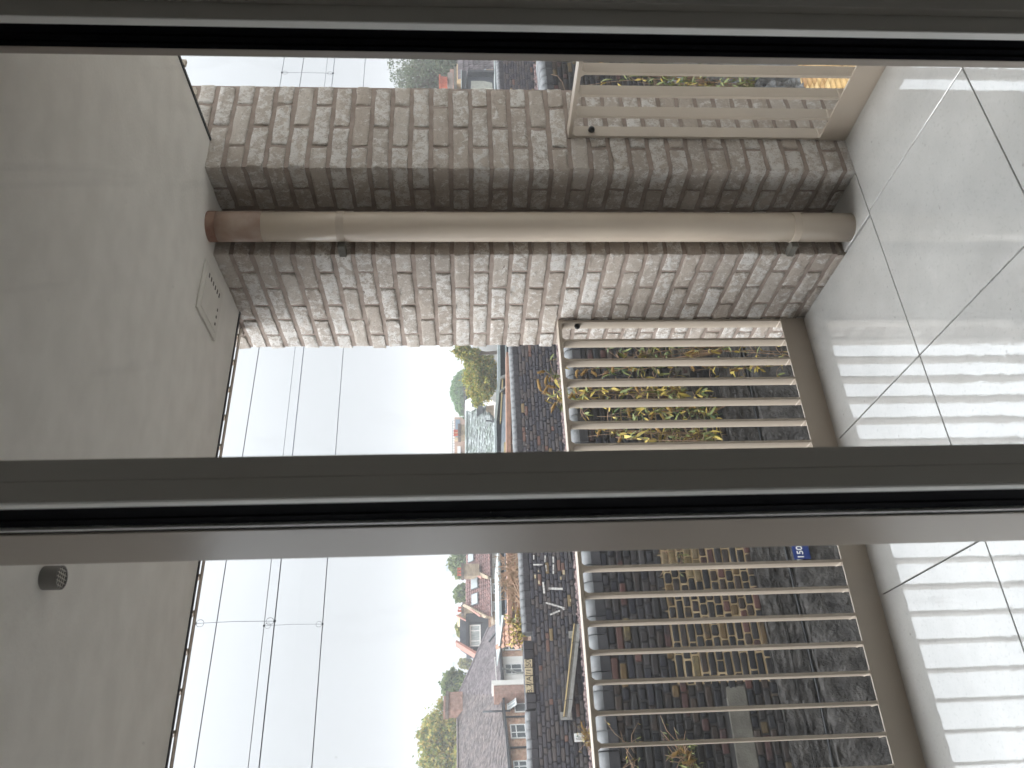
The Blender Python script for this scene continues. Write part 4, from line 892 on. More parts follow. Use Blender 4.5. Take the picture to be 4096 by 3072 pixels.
def tree(label, tl, br_, Yd, m, n, size, seed, group=None, lobes=5, shell=.5, name='broadleaf_tree', ground=-3.2):
    n = int(n*1.7); size *= .68
    """crown fills the photo box tl..br_ (upright left/right = image y) at distance Yd"""
    r = np.random.default_rng(seed); xmin, ymin = tl; xmax, ymax = br_
    top = onY((xmin, (ymin+ymax)/2), Yd); bot = onY((xmax, (ymin+ymax)/2), Yd); R_ = onY(((xmin+xmax)/2, ymin), Yd); L_ = onY(((xmin+xmax)/2, ymax), Yd)
    cx = (R_.x+L_.x)/2; rx = (R_.x-L_.x)/2; cz_ = (top.z+bot.z)/2; rz = (top.z-bot.z)/2
    o = empty(name, (cx, Yd, ground), label, 'tree', group); b = MB()
    leafcloud(b, cx, Yd, cz_, rx*.8, rx*.8, rz*.85, n//2, size, r, shell)
    for i in range(lobes):
        a = 2*math.pi*i/lobes+r.uniform(-.3, .3); q = r.uniform(.35, .62)
        leafcloud(b, cx+rx*q*math.cos(a), Yd+rx*.3*r.uniform(-1, 1), cz_+rz*q*math.sin(a), rx*.45, rx*.45, rz*.42, n//(2*lobes), size, r, shell)
    b.obj('crown', m, o, fix=False)
    t = MB(); base = Vector((cx, Yd, ground)); tp = Vector((cx, Yd, cz_+rz*.3)); h = (tp-base).length
    t.tube([base, base.lerp(tp, .4)+Vector((.1, 0, 0)), base.lerp(tp, .75), tp], [h*.04, h*.03, h*.02, h*.008], 8)
    for i in range(9):
        s0 = base.lerp(tp, r.uniform(.5, .95)); e_ = Vector((cx+rx*r.uniform(-.75, .75), Yd+rx*r.uniform(-.4, .4), cz_+rz*r.uniform(-.4, .75))); t.tube([s0, s0.lerp(e_, .5)+Vector((0, 0, .05*h)), e_], [h*.012, h*.008, h*.003], 5)
    t.obj('trunk', M['bark'], o, smooth=True); return o

# ================================================================== houses beyond the line
def window(P, q0, q1, par, fw_=.07, trans=None, mull=(), pane=None, off=.0, rec=.05, light=None):
    """white casement between two opposite photo corners on plane P"""
    (ua, va), (ub_, vb_) = P.uv(q0), P.uv(q1); u0, u1 = sorted((ua, ub_)); v0, v1 = sorted((va, vb_))
    b = MB(); t0, t1 = off, off+.06
    b.pbox(P, u0, u1, v0, v0+fw_, t0, t1); b.pbox(P, u0, u1, v1-fw_, v1, t0, t1); b.pbox(P, u0, u0+fw_, v0+fw_+.001, v1-fw_-.001, t0, t1); b.pbox(P, u1-fw_, u1, v0+fw_+.001, v1-fw_-.001, t0, t1)
    for m_u in mull: u = u0+(u1-u0)*m_u; b.pbox(P, u-fw_*.4, u+fw_*.4, v0+fw_+.001, v1-fw_-.001, t0+.002, t1-.002)
    if trans: v = v0+(v1-v0)*trans; b.pbox(P, u0+fw_+.001, u1-fw_-.001, v-fw_*.4, v+fw_*.4, t0+.004, t1-.004)
    w_ = b.obj('window', M['white'], par)
    MB().pbox(P, u0+fw_*.5, u1-fw_*.5, v0+fw_*.5, v1-fw_*.5, off-.01, off+.02).obj('pane', pane or M['pane'], w_)
    return u0, u1, v0, v1
def inpoly(u, v, poly):
    c = False; j = len(poly)-1
    for i in range(len(poly)):
        if (poly[i][1] > v) != (poly[j][1] > v) and u < (poly[j][0]-poly[i][0])*(v-poly[i][1])/(poly[j][1]-poly[i][1])+poly[i][0]: c = not c
        j = i
    return c
def tiles(P, poly, du, dv, m, par, name='roof_tiles', o0=.0, th=.02, jit=.012, roll=0):
    b = MB(); us = [p[0] for p in poly]; vs2 = [p[1] for p in poly]; r = random.Random(5); row = 0; v = min(vs2)
    while v < max(vs2):
        u = min(us)-(du/2 if row % 2 and not roll else 0)
        while u < max(us):
            if inpoly(u+du/2, v+dv/2, poly) or inpoly(u+du/2, v+dv*.1, poly):
                a = o0+r.uniform(0, jit); g = max(.012, du*.10)
                if not roll:
                    vs_l = [P.w(u+g*.5, v, a+th), P.w(u+du-g*.5, v, a+th), P.w(u+du-g*.5, v+dv*1.05, a), P.w(u+g*.5, v+dv*1.05, a), P.w(u+g*.5, v, a-.01), P.w(u+du-g*.5, v, a-.01)]
                    b.add(vs_l, [(0, 1, 2, 3), (4, 5, 1, 0)])
                else:
                    k4 = [(0, 0), (.25, roll*.7), (.5, roll), (.75, roll*.7), (1, 0)]; vs_l = []
                    for f_, h_ in k4: vs_l += [P.w(u+du*f_, v, a+th+h_), P.w(u+du*f_, v+dv*1.05, a+h_)]
                    vs_l += [P.w(u, v, a-.01), P.w(u+du, v, a-.01)]
                    b.add(vs_l, [(2*i, 2*i+2, 2*i+3, 2*i+1) for i in range(4)]+[(10, 11, 8, 6, 4, 2, 0)])
            u += du
        v += dv; row += 1
    o = b.obj(name, m, par, fix=False); return tag(o, kind='stuff')
def chimney(P, q0, q1, par, m, depth=.7, pots=1, potpx=None, o=-.2):
    (ua, va), (ub_, vb_) = P.uv(q0), P.uv(q1); u0, u1 = sorted((ua, ub_)); v0, v1 = sorted((va, vb_))
    b = MB().pbox(P, u0, u1, v0-.8, v1-.22, o-depth, o); c = b.obj('chimney', m, par)
    MB().pbox(P, u0-.06, u1+.06, v1-.219, v1, o-depth-.06, o+.06).obj('chimney_cap', M['capbrick'], c)
    if potpx:
        for i in range(pots):
            (pu0, pv0), (pu1, pv1) = P.uv(potpx[0]), P.uv(potpx[1]); pu0, pu1 = sorted((pu0, pu1)); w_ = (pu1-pu0)/pots; uc = pu0+w_*(i+.5); hh = abs(pv1-pv0)
            a = P.w(uc, v1+.002, o-depth/2); MB().tube([a, a+P.V*hh*.8, a+P.V*hh*.81, a+P.V*hh], [w_*.38, w_*.36, w_*.46, w_*.46], 10).obj('chimney_pot', M['terracotta'], c)
    return c

# --- long terrace running towards the left edge
d_t = Vector((.68, .73, 0)).normalized(); aw = Vector((-.73, .68, 0)).normalized()
O1 = onY(ZA(775, 1640), 45); PFc = Pl(O1, d_t, (0, 0, 1))
Vs = (aw*math.cos(math.radians(36))+Vector((0, 0, 1))*math.sin(math.radians(36))).normalized()
Pr = Pl(O1+Vector((0, 0, -.02))-aw*.35, d_t, Vs)
def polyuv(P, pts): return [P.uv(p) for p in pts]
bh = empty('brick_house', PFc.w(2, -8), 'red brick terraced house with plain tiled roof and brick chimney at the left edge', 'house')
pts = polyuv(PFc, [ZA(768, 1135), ZA(788, 1800)]); (uR, vR), (uL, vL) = pts
MB().prism(PFc, [(uL-1.5, -7), (uR, -7), (uR, vR+.15), (uL-1.5, vL+.15)], -6, 0).obj('wall', M['hbrick'], bh)
ur, vr = PFc.uv(ZA(700, 1111)); u_e, v_e = PFc.uv(ZA(725, 855))
rp = polyuv(Pr, [ZA(720, 1130), ZA(425, 1130), ZA(414, 1300), ZA(418, 1800), ZA(792, 1800), ZA(765, 1500)])
b = MB(); b.prism(Pr, rp, -.25, -.02); b.obj('roof', M['hslate2'], bh)
tiles(Pr, rp, .20, .135, M['hslate2'], bh)
q = polyuv(Pr, [ZA(414, 1300), ZA(418, 1800), ZA(425, 1800), ZA(421, 1300)]); MB().prism(Pr, q, -.02, .09).obj('ridge_tiles', M['hslate2'], bh)
q = polyuv(PFc, [ZA(745, 1160), ZA(745, 1800)])
MB().pbox(PFc, PFc.uv(ZA(780, 1800))[0], PFc.uv(ZA(745, 1175))[0], -.10, .03, .36, .46).obj('gutter', M['lead'], bh)
PC = Pl(Pr.hit(ZA(430, 1215)), d_t, (0, 0, 1))
chimney(PC, ZA(330, 1140), ZA(465, 1272), bh, M['chbrick'], .55, 0, None, .3)
(u0, v0), (u1, v1) = PC.uv(ZA(315, 1150)), PC.uv(ZA(328, 1262)); MB().pbox(PC, min(u0, u1), max(u0, u1), min(v0, v1), max(v0, v1), -.5, .1).obj('chimney_flashing', M['chbrick'], bh)
window(PFc, ZA(790, 1350), ZA(915, 1447), bh, .07, .62, (.42,))
window(PFc, ZA(812, 1612), ZA(925, 1690), bh, .07, .6, (.5,))
window(PFc, ZA(820, 1198), ZA(915, 1258), bh, .07)
# casement hung open above it
ou, ov = PFc.uv(ZA(772, 1222)); t_ = Pl(PFc.w(ou-.38, ov+.0, .0), d_t, (Vector((0, 0, -1))+PFc.N*.75)); b = MB(); b.pbox(t_, 0, .75, 0, .08, 0, .05); b.pbox(t_, 0, .75, .62, .70, 0, .05); b.pbox(t_, 0, .08, .081, .619, 0, .05); b.pbox(t_, .67, .75, .081, .619, 0, .05); b.pbox(t_, .34, .41, .081, .619, 0, .05)
oc = b.obj('open_casement', M['white'], bh); MB().pbox(t_, .04, .71, .04, .66, .01, .03).obj('pane', M['curtain'], oc)
for yy in (1300, 1522):
    (u0, v0), (u1, v1) = PFc.uv(ZA(765, yy)), PFc.uv(ZA(920, yy+5)); MB().tube([PFc.w(u0-.15, v0+.1, .2), PFc.w(u0, v0-.25, .08), PFc.w(u0, v1-3, .08)], .055, 8).obj('drainpipe', M['lead'], bh, smooth=True)
(u0, v0) = PFc.uv(ZA(680, 1282)); a = PFc.w(u0, 0, .3); MB().tube([a+Vector((0, 0, -.4)), a+Vector((0, 0, 1.25))], .06, 8).obj('vent_stack', M['lead'], bh, smooth=True)
# party pier
(u0, v0), (u1, v1) = PFc.uv(ZA(668, 1136)), PFc.uv(ZA(900, 1196)); pr = bh
MB().pbox(PFc, min(u0, u1), max(u0, u1), -7, v0-.05, 0.002, .75).obj('party_pier', M['chbrick'], bh)
(a0_, b0_), (a1_, b1_) = PFc.uv(ZA(660, 1110)), PFc.uv(ZA(900, 1134)); MB().pbox(PFc, min(a0_, a1_), max(a0_, a1_), -7, b0_, .002, .80).obj('party_pier_render', M['hrender'], bh)
# rendered half
rh = empty('rendered_house', PFc.w(9, -8), 'white rendered terraced house with large purple-grey tiled hip roof', 'house')
(uA, vA), (uB, vB) = PFc.uv(ZA(722, 858)), PFc.uv(ZA(735, 1108))
MB().pbox(PFc, uB, uA, -7, .3, -6, .0).obj('wall', M['hrender'], rh)
(uC, vC) = PFc.uv(ZA(700, 640)); MB().pbox(PFc, uA+.001, uC, -7, .25, -6, -.02).obj('side_wall', M['hbrick'], rh)
rp = polyuv(Pr, [ZA(690, 618), ZA(640, 640), ZA(425, 1128), ZA(722, 1128), ZA(728, 1108), ZA(712, 860), ZA(700, 690)])
rp = polyuv(Pr, [ZA(688, 622), ZA(640, 648), ZA(424, 1129), ZA(734, 1129), ZA(720, 900), ZA(704, 700)])
MB().prism(Pr, rp, -.25, -.02).obj('roof', M['hslate'], rh)
tiles(Pr, rp, .20, .135, M['hslate'], rh)
hp0, hp1 = Pr.hit(ZA(640, 648)), Pr.hit(ZA(424, 1129)); MB().tube([hp0, hp1], .10, 6).obj('hip_tiles', M['hslate'], rh)
MB().pbox(PFc, uB, PFc.uv(ZA(700, 640))[0], -.12, .02, .36, .46).obj('gutter', M['lead'], rh)
window(PFc, ZA(752, 915), ZA(884, 985), rh, .06, .62, (.5,), rec=.1)
window(PFc, ZA(764, 1075), ZA(886, 1108), rh, .06, .65, (.0,))
for q0, q1 in ((ZA(744, 912), ZA(751, 992)), (ZA(757, 1066), ZA(763, 1112))):
    (u0, v0), (u1, v1) = PFc.uv(q0), PFc.uv(q1); MB().pbox(PFc, min(u0, u1), max(u0, u1), min(v0, v1), max(v0, v1), .002, .05).obj('lintel', M['conc'], rh)
window(PFc, ZA(735, 785), ZA(878, 812), rh, .09, .65)
(u0, v0) = PFc.uv(ZA(728, 970)); MB().tube([PFc.w(u0, v0, .3), PFc.w(u0, v0-.5, .2), PFc.w(u0-.25, v0-1.0, .1), PFc.w(u0-.25, -5, .1)], .06, 8).obj('waste_pipe', M['galv'], rh, smooth=True)
(u0, v0) = Pr.uv(ZA(690, 695)); (u1, v1) = Pr.uv(ZA(642, 690)); MB().prism(Pr, [(u0-.08, v0), (u0+.08, v0), (u0+.08, v1), (u0-.08, v1)], .0, .12).obj('flashing', M['lead'], rh)

# --- dark slate dormer house
Yd = 62; PD = Pl((0, Yd, 0), (1, 0, 0), (0, 0, 1))
def rect(P, q0, q1): (a, c), (d_, e_) = P.uv(q0), P.uv(q1); return min(a, d_), max(a, d_), min(c, e_), max(c, e_)
dh = empty('dormer_house', onY(ZE(800, 400), Yd), 'dark slate house with a big box dormer, white curtained window and terracotta verge', 'house')
MB().prism(PD, polyuv(PD, [ZE(420, -20), ZE(420, 530), ZE(780, 780), ZE(1000, 780), ZE(1000, -20)]), -4, -1.5).obj('roof', M['dslate'], dh)
MB().prism(PD, polyuv(PD, [ZE(540, -20), ZE(545, 705), ZE(600, 705), ZE(1010, 600), ZE(1010, 100), ZE(975, 0), ZE(850, -50)]), -3.9, .0).obj('dormer_cheek', M['dslate'], dh)
u0, u1, v0, v1 = rect(PD, ZE(535, 100), ZE(590, 700)); MB().pbox(PD, u0, u1, v0, v1, .002, .35).obj('dormer_fascia', M['lead'], dh)
window(PD, ZE(608, 236), ZE(825, 640), dh, .11, None, (.25, .72), pane=M['curtain'])
MB().prism(PD, polyuv(PD, [ZE(340, 575), ZE(365, 545), ZE(765, 780), ZE(740, 825)]), -1.5, .5).obj('verge_tiles', M['verge'], dh)
(u0, v0), (u1, v1) = PD.uv(ZE(590, 198)), PD.uv(ZE(850, 198)); MB().tube([PD.w(u0, v0, .1), PD.w(u1, v1, .1)], .06, 6).obj('drainpipe', M['lead'], dh)
MB().pbox(PD, *rect(PD, ZE(965, 130), ZE(1180, 330)), -3, .01).obj('wall', M['hbrick'], dh)
chimney(PD, ZD(450, 1310), ZD(600, 1440), dh, M['tanbrick'], .9, 1, (ZD(370, 1350), ZD(440, 1415)), .3)
# --- two brown pantiled houses
ph = empty('pantile_house', onY(ZD(800, 1000), 58), 'brown pantiled house with two rooflights between brick parapets', 'house')
P3 = Pl((0, 58, 0), (1, 0, 0), (0, 0, 1)); q = onY(ZD(1005, 1000), 58)
P3r = Pl(q, (1, 0, 0), (0, math.cos(.62), math.sin(.62)))
rp = polyuv(P3r, [ZD(565, 680), ZD(620, 700), ZD(1000, 800), ZD(1005, 1500), ZD(580, 1270), ZD(560, 1100)])
MB().prism(P3r, rp, -.3, -.03).obj('roof', M['pantile'], ph); tiles(P3r, rp, .32, .27, M['pantile'], ph, roll=.07, th=.05)
for q0, q1 in ((ZD(672, 800), ZD(790, 940)), (ZD(680, 1095), ZD(792, 1245))):
    u0, u1, v0, v1 = rect(P3r, q0, q1); w_ = MB().pbox(P3r, u0-.06, u1+.06, v0-.06, v1+.06, .0, .16).obj('rooflight', M['lead'], ph); MB().pbox(P3r, u0, u1, v0, v1, .161, .19).obj('pane', M['skylight'], w_)
MB().prism(P3r, polyuv(P3r, [ZD(590, 600), ZD(625, 575), ZD(900, 760), ZD(890, 800)]), -.3, .35).obj('verge', M['verge'], ph)
MB().prism(P3r, polyuv(P3r, [ZD(640, 560), ZD(1010, 745), ZD(1005, 800), ZD(895, 770), ZD(620, 580)]), -.3, .28).obj('parapet', M['tanbrick'], ph)
MB().prism(P3r, polyuv(P3r, [ZD(570, 1265), ZD(1000, 1500), ZD(960, 1540), ZD(540, 1310)]), -.3, .35).obj('parapet', M['tanbrick'], ph)
MB().prism(P3r, polyuv(P3r, [ZD(690, 1375), ZD(720, 1365), ZD(900, 1490), ZD(890, 1520)]), -.1, .45).obj('verge', M['verge'], ph)
MB().pbox(P3, *rect(P3, ZD(1025, 780), ZD(1330, 1560)), -4, .0).obj('wall', M['tanbrick'], ph)
MB().pbox(P3, *rect(P3, ZD(1012, 790), ZD(1026, 1500)), .0, .4).obj('gutter', M['white'], ph)
window(P3, ZD(1040, 870), ZD(1170, 1065), ph, .1, None, (.4,)); window(P3, ZD(1040, 1215), ZD(1170, 1400), ph, .1, pane=M['curtain'])
MB().prism(P3, polyuv(P3, [ZD(350, 1190), ZD(540, 1060), ZD(560, 1275)]), -9, -5).obj('rear_gable', M['stoneb'], ph)
MB().prism(P3, polyuv(P3, [ZD(335, 1205), ZD(350, 1190), ZD(560, 1290), ZD(540, 1312)]), -5, -4.6).obj('rear_verge', M['verge'], ph)
chimney(P3, ZD(460, 930), ZD(545, 1060), ph, M['tanbrick'], .9, 1, (ZD(372, 980), ZD(455, 1035)), -5)
p4 = empty('pantile_house', onY(ZD(800, 400), 58), 'brown pantiled house with one rooflight and a wide chimney with red pots', 'house')
rp = polyuv(P3r, [ZD(555, 150), ZD(1000, 150), ZD(1003, 735), ZD(640, 540), ZD(560, 480)])
MB().prism(P3r, rp, -.3, -.03).obj('roof', M['pantile'], p4); tiles(P3r, rp, .32, .27, M['pantile'], p4, roll=.07, th=.05)
u0, u1, v0, v1 = rect(P3r, ZD(615, 280), ZD(710, 435)); w_ = MB().pbox(P3r, u0-.06, u1+.06, v0-.06, v1+.06, .0, .16).obj('rooflight', M['lead'], p4); MB().pbox(P3r, u0, u1, v0, v1, .161, .19).obj('pane', M['skylight'], w_)
chimney(P3, ZD(445, 460), ZD(600, 685), p4, M['tanbrick'], 1., 3, (ZD(328, 490), ZD(403, 660)), -.6)
MB().pbox(P3, *rect(P3, ZD(1025, 120), ZD(1330, 778)), -4, .0).obj('wall', M['hrender'], p4)
MB().pbox(P3, *rect(P3, ZD(1003, 120), ZD(1024, 775)), .0, .4).obj('gutter', M['lead'], p4)
window(P3, ZD(1060, 475), ZD(1145, 635), p4, .08)
# long flat roofed extension
P5 = Pl((0, 34, 0), (1, 0, 0), (0, 0, 1)); fe = empty('flat_roof_extension', onY(ZD(1200, 900), 34), 'long low extension with a white fascia board and dark wall behind the parapet', 'building')
MB().prism(P5, polyuv(P5, [ZD(1143, 150), ZD(1180, 150), ZD(1222, 1659), ZE(1218, 460), ZE(1204, 645), ZE(1186, 645), ZE(1190, 440), ZD(1172, 1659)]), -5, .15).obj('fascia', M['gutter'], fe)
MB().prism(P5, polyuv(P5, [ZD(1180, 150), ZD(1262, 150), ZD(1285, 1400), ZE(1270, 60), ZE(1216, 450), ZD(1222, 1659)]), -5, .0).obj('wall', M['felt'], fe)
MB().prism(P5, polyuv(P5, [ZD(1262, 150), ZD(1312, 150), ZD(1335, 1450), ZD(1285, 1450)]), .0, .5).obj('lower_roof', M['felt2'], fe)
le = empty('lean_to_roof', onY(ZE(1400, 400), 30), 'orange tiled lean-to roof with a white sloping edge beside the brick garden wall', 'roof')
P6 = Pl((0, 30, 0), (1, 0, 0), (0, 0, 1)); P6r = Pl(onY(ZE(1620, 400), 30), (1, 0, 0), (0, math.cos(.6), math.sin(.6)))
rp = polyuv(P6r, [ZE(1300, 60), ZE(1200, 640), ZE(1640, 660), ZE(1640, 60)]); MB().prism(P6r, rp, -.2, -.02).obj('deck', M['orange'], le); tiles(P6r, rp, .22, .32, M['orange'], le, roll=.05, th=.06)
MB().prism(P6r, polyuv(P6r, [ZE(1268, 60), ZE(1308, 60), ZE(1232, 640), ZE(1206, 640)]), 0, .15).obj('edge_board', M['gutter'], le)
P7 = Pl((0, 20, 0), (1, 0, 0), (0, 0, 1)); gw = empty('garden_wall', onY(ZD(1450, 900), 20), 'orange capped patchwork brick garden wall behind the far parapet', 'wall')
MB().prism(P7, polyuv(P7, [ZD(1395, -3500), ZD(1395, 150), ZD(1415, 1550), ZD(1800, 1550), ZD(1800, -3500)]), -.3, 0).obj('brickwork', M['gbrick'], gw)
MB().prism(P7, polyuv(P7, [ZD(1300, -3500), ZD(1310, 150), ZD(1335, 1560), ZD(1414, 1560), ZD(1394, 150), ZD(1385, -3500)]), -.4, .06).obj('capping', M['orange'], gw)

# ---- middle pane: slate roof house, sheet roofs, office
sh = empty('slate_roof_house', onY(ZB(600, 1100), 48), 'house with a wet mossy slate hip roof and a stone chimney with red pots', 'house')
P8 = Pl((0, 48, 0), (1, 0, 0), (0, 0, 1)); P8r = Pl(onY(ZB(765, 1200), 48), (1, 0, 0), (0, math.cos(.65), math.sin(.65)))
rp = polyuv(P8r, [ZB(465, 860), ZB(560, 905), ZB(675, 900), ZB(765, 1100), ZB(775, 1500), ZB(470, 1500)])
MB().prism(P8r, rp, -.3, -.03).obj('roof', M['slate'], sh); tiles(P8r, rp, .25, .19, M['slate'], sh, th=.03, jit=.03)
MB().prism(P8, polyuv(P8, [ZB(676, 900), ZB(765, 1095), ZB(765, 850), ZB(680, 860)]), -3, -.5).obj('wall', M['tanbrick'], sh)
u0, u1, v0, v1 = rect(P8r, ZB(508, 855), ZB(572, 922)); MB().pbox(P8r, u0, u1, v0, v1, .0, .5).obj('dormer', M['white'], sh)
MB().pbox(P8, *rect(P8, ZB(572, 855), ZB(640, 905)), -2, .2).obj('dormer_dark_wall', M['lead'], sh)  # dark lead-coloured wall below the dormer
MB().prism(P8r, polyuv(P8r, [ZB(455, 865), ZB(472, 865), ZB(472, 1500), ZB(455, 1500)]), -.1, .12).obj('ridge_tiles', M['slate'], sh)
(u0, v0), (u1, v1) = P8.uv(ZB(670, 1100)), P8.uv(ZB(760, 1105)); MB().tube([P8.w(u0, v0, .6), P8.w(u1, v1, .6)], .07, 6).obj('vent_stack', M['lead'], sh)
chimney(P8, ZB(358, 925), ZB(470, 1045), sh, M['tanbrick'], 1., 2, (ZB(305, 945), ZB(355, 1025)), -2.6)
wh = empty('white_gable_house', onY(ZB(700, 700), 55), 'white and grey houses half hidden by the autumn tree in the middle pane', 'house')
P9 = Pl((0, 56, 0), (1, 0, 0), (0, 0, 1))
MB().pbox(P9, *rect(P9, ZG(650, 650), ZG(1300, 1260)), -4, 0).obj('wall', M['hrender'], wh)
MB().pbox(P9, *rect(P9, ZG(600, -200), ZG(670, 1400)), -4.2, .3).obj('roof', M['lead'], wh)
MB().pbox(P9, *rect(P9, ZG(600, -200), ZG(625, 1400)), .31, .4).obj('gutter', M['gutter'], wh)
MB().pbox(P9, *rect(P9, ZG(670, 1130), ZG(870, 1270)), .01, .3).obj('dark_bay', M['lead'], wh)
MB().prism(P9, polyuv(P9, [ZG(1130, 1095), ZG(960, 1270), ZG(1230, 1300)]), .3, .6).obj('gable', M['hrender'], wh)
MB().pbox(P9, *rect(P9, ZG(770, 1100), ZG(950, 1135)), .31, .4).obj('sill', M['white'], wh)
window(P9, ZG(740, 740), ZG(860, 900), wh, .1, None, (.5,), off=.02)
MB().pbox(P9, *rect(P9, ZG(565, -200), ZG(600, 620)), -9, -6).obj('back_ridge', M['hslate2'], wh)
ob = empty('office_block', onY(ZB(390, 1200), 110), 'hazy tan office block with blue glass and pale roof rails', 'building')
Pa = Pl((0, 110, 0), (1, 0, 0), (0, 0, 1))
MB().pbox(Pa, *rect(Pa, ZB(325, 1020), ZB(560, 1600)), -12, 0).obj('wall', M['officetan'], ob)
for q0, q1 in ((ZB(330, 1182), ZB(470, 1210)), (ZB(330, 1258), ZB(470, 1288))): MB().pbox(Pa, *rect(Pa, q0, q1), .01, .5).obj('sand_band', M['officeband'], ob)
for q0, q1 in ((ZB(335, 1050), ZB(388, 1180)), (ZB(340, 1214), ZB(455, 1255))): MB().pbox(Pa, *rect(Pa, q0, q1), .01, .15).obj('window', M['officeglass'], ob)
MB().pbox(Pa, *rect(Pa, ZB(358, 1350), ZB(395, 1560)), .01, .3).obj('white_panel', M['white'], ob)
b = MB()
for k in range(16): q = ZB(300, 1030+k*28); u, v = Pa.uv(q); _, v_t = Pa.uv(ZB(326, 1030)); b.pbox(Pa, u-.05, u+.05, v_t, v, -1, -.9)
u0, _ = Pa.uv(ZB(300, 1500)); u1, v = Pa.uv(ZB(300, 1030)); b.pbox(Pa, u0, u1, v-.06, v+.04, -1, -.9); b.pbox(Pa, u0, u1, v-.6, v-.5, -1, -.9); b.obj('roof_rail', M['galv'], ob)
# sheet roofs just behind the far parapet
Pb = Pl((0, 26, 0), (1, 0, 0), (0, 0, 1)); sr = empty('sheet_roof_sheds', onY(ZB(850, 1000), 26), 'row of low sheds with wet sheet roofs, white gutters and yellow timber behind the parapet', 'shed')
MB().prism(Pb, polyuv(Pb, [ZB(800, 200), ZB(830, 200), ZB(834, 620), ZB(815, 840), ZB(790, 1080), ZB(795, 1500), ZB(770, 1500), ZB(765, 1070), ZB(800, 640)]), -.2, .2).obj('white_gutter', M['gutter'], sr)
MB().prism(Pb, polyuv(Pb, [ZB(831, 200), ZB(940, 200), ZB(940, 560), ZB(834, 560)]), -2, 0).obj('shed_wall', M['felt'], sr)
MB().prism(Pb, polyuv(Pb, [ZB(834, 561), ZB(940, 561), ZB(940, 1500), ZB(796, 1500), ZB(791, 1080)]), -2, -.2).obj('shed_side', M['felt2'], sr)
MB().prism(Pb, polyuv(Pb, [ZB(885, 200), ZB(900, 200), ZB(905, 640), ZB(892, 640)]), .01, .2).obj('gutter', M['gutter'], sr)
MB().prism(Pb, polyuv(Pb, [ZB(860, 805), ZB(912, 805), ZB(905, 1120), ZB(895, 1500), ZB(840, 1500), ZB(850, 1000)]), .01, .3).obj('sheet_roof', M['zinc'], sr)
MB().prism(Pb, polyuv(Pb, [ZB(848, 640), ZB(862, 640), ZB(838, 1100), ZB(825, 1100)]), .01, .35).obj('timber', M['timber'], sr)
MB().prism(Pb, polyuv(Pb, [ZB(870, 1360), ZB(900, 1340), ZB(915, 1500), ZB(868, 1500)]), .31, .5).obj('timber', M['timber'], sr)
for q0, q1, q2, q3 in ((ZB(900, 600), ZB(905, 630), ZB(825, 655), ZB(825, 638)), (ZB(908, 720), ZB(908, 745), ZB(830, 800), ZB(828, 785))):
    MB().prism(Pb, polyuv(Pb, [q0, q1, q2, q3]), .36, .5).obj('fallen_board', M['galv'], sr)
for k in range(3): MB().pbox(Pb, *rect(Pb, ZB(870+11*k, 650), ZB(875+11*k, 790)), .36, .4).obj('slat', M['cable'], sr)
# ---- right of the pillar
rc = empty('corner_house', onY(ZK(700, 300), 34), 'house with ridged brown tiles and a dark boxed bay right of the pillar', 'house')
Pc = Pl((0, 34, 0), (1, 0, 0), (0, 0, 1)); Pcr = Pl(onY(ZK(1070, 200), 36), (.5, -.2, 0), (.25, .8, .5))
rp = polyuv(Pc, [ZK(355, -120), ZK(355, 340), ZK(490, 385), ZK(900, 385), ZK(1080, 240), ZK(1080, -120)])
MB().prism(Pc, rp, -2, -.6).obj('roof', M['pantile'], rc)
rpx = polyuv(Pc, [ZK(355, -120), ZK(355, 320), ZK(480, 380), ZK(720, 370), ZK(900, 270), ZK(1070, 210), ZK(1070, -120)]); tiles(Pc, rpx, .24, .36, M['hslate'], rc, o0=-.6, roll=.08, th=.12)
MB().prism(Pc, polyuv(Pc, [ZK(490, 380), ZK(1075, 360), ZK(1085, 800), ZK(480, 800)]), -2, 0).obj('boxed_bay', M['dslate'], rc)
MB().prism(Pc, polyuv(Pc, [ZK(370, 340), ZK(480, 350), ZK(480, 800), ZK(370, 800)]), -2, .2).obj('corner_post', M['lead'], rc)
MB().prism(Pc, polyuv(Pc, [ZK(350, 350), ZK(368, 350), ZK(380, 800), ZK(362, 800)]), -.5, .3).obj('downpipe', M['gutter'], rc)
MB().pbox(Pc, *rect(Pc, ZK(500, 380), ZK(1080, 430)), .01, .4).obj('bay_fascia', M['lead'], rc)
MB().prism(Pc, polyuv(Pc, [ZK(580, 600), ZK(860, 600), ZK(1040, 640), ZK(1050, 760), ZK(570, 760)]), .01, .3).obj('pale_panel', M['conc2'], rc)
MB().prism(Pc, polyuv(Pc, [ZK(720, 380), ZK(900, 275), ZK(905, 380)]), -.55, .1).obj('lead_apron', M['zinc'], rc)
MB().pbox(Pc, *rect(Pc, ZK(910, 275), ZK(1070, 360)), -.5, .05).obj('brick_panel', M['tanbrick'], rc)
MB().pbox(Pc, *rect(Pc, ZK(255, -120), ZK(352, 290)), -3, -1).obj('sandy_wall', M['officeband'], rc)
MB().pbox(Pc, *rect(Pc, ZK(185, -120), ZK(254, 420)), -3, -1.2).obj('grey_side', M['conc'], rc)
MB().pbox(Pc, *rect(Pc, ZK(95, -120), ZK(184, 240)), -3, -1.4).obj('red_brick_side', M['chbrick'], rc)
MB().pbox(Pc, *rect(Pc, ZK(60, 470), ZK(365, 800)), -4, -2.2).obj('lower_wing', M['conc'], rc)
MB().pbox(Pc, *rect(Pc, ZK(190, 440), ZK(360, 560)), -2.1, -1.6).obj('lower_wing_render', M['hrender'], rc)
ct = empty('chimney_stack', onY(ZK(20, 540), 33), 'terracotta chimney pot standing in front of the feathery tree right of the pillar', 'chimney')
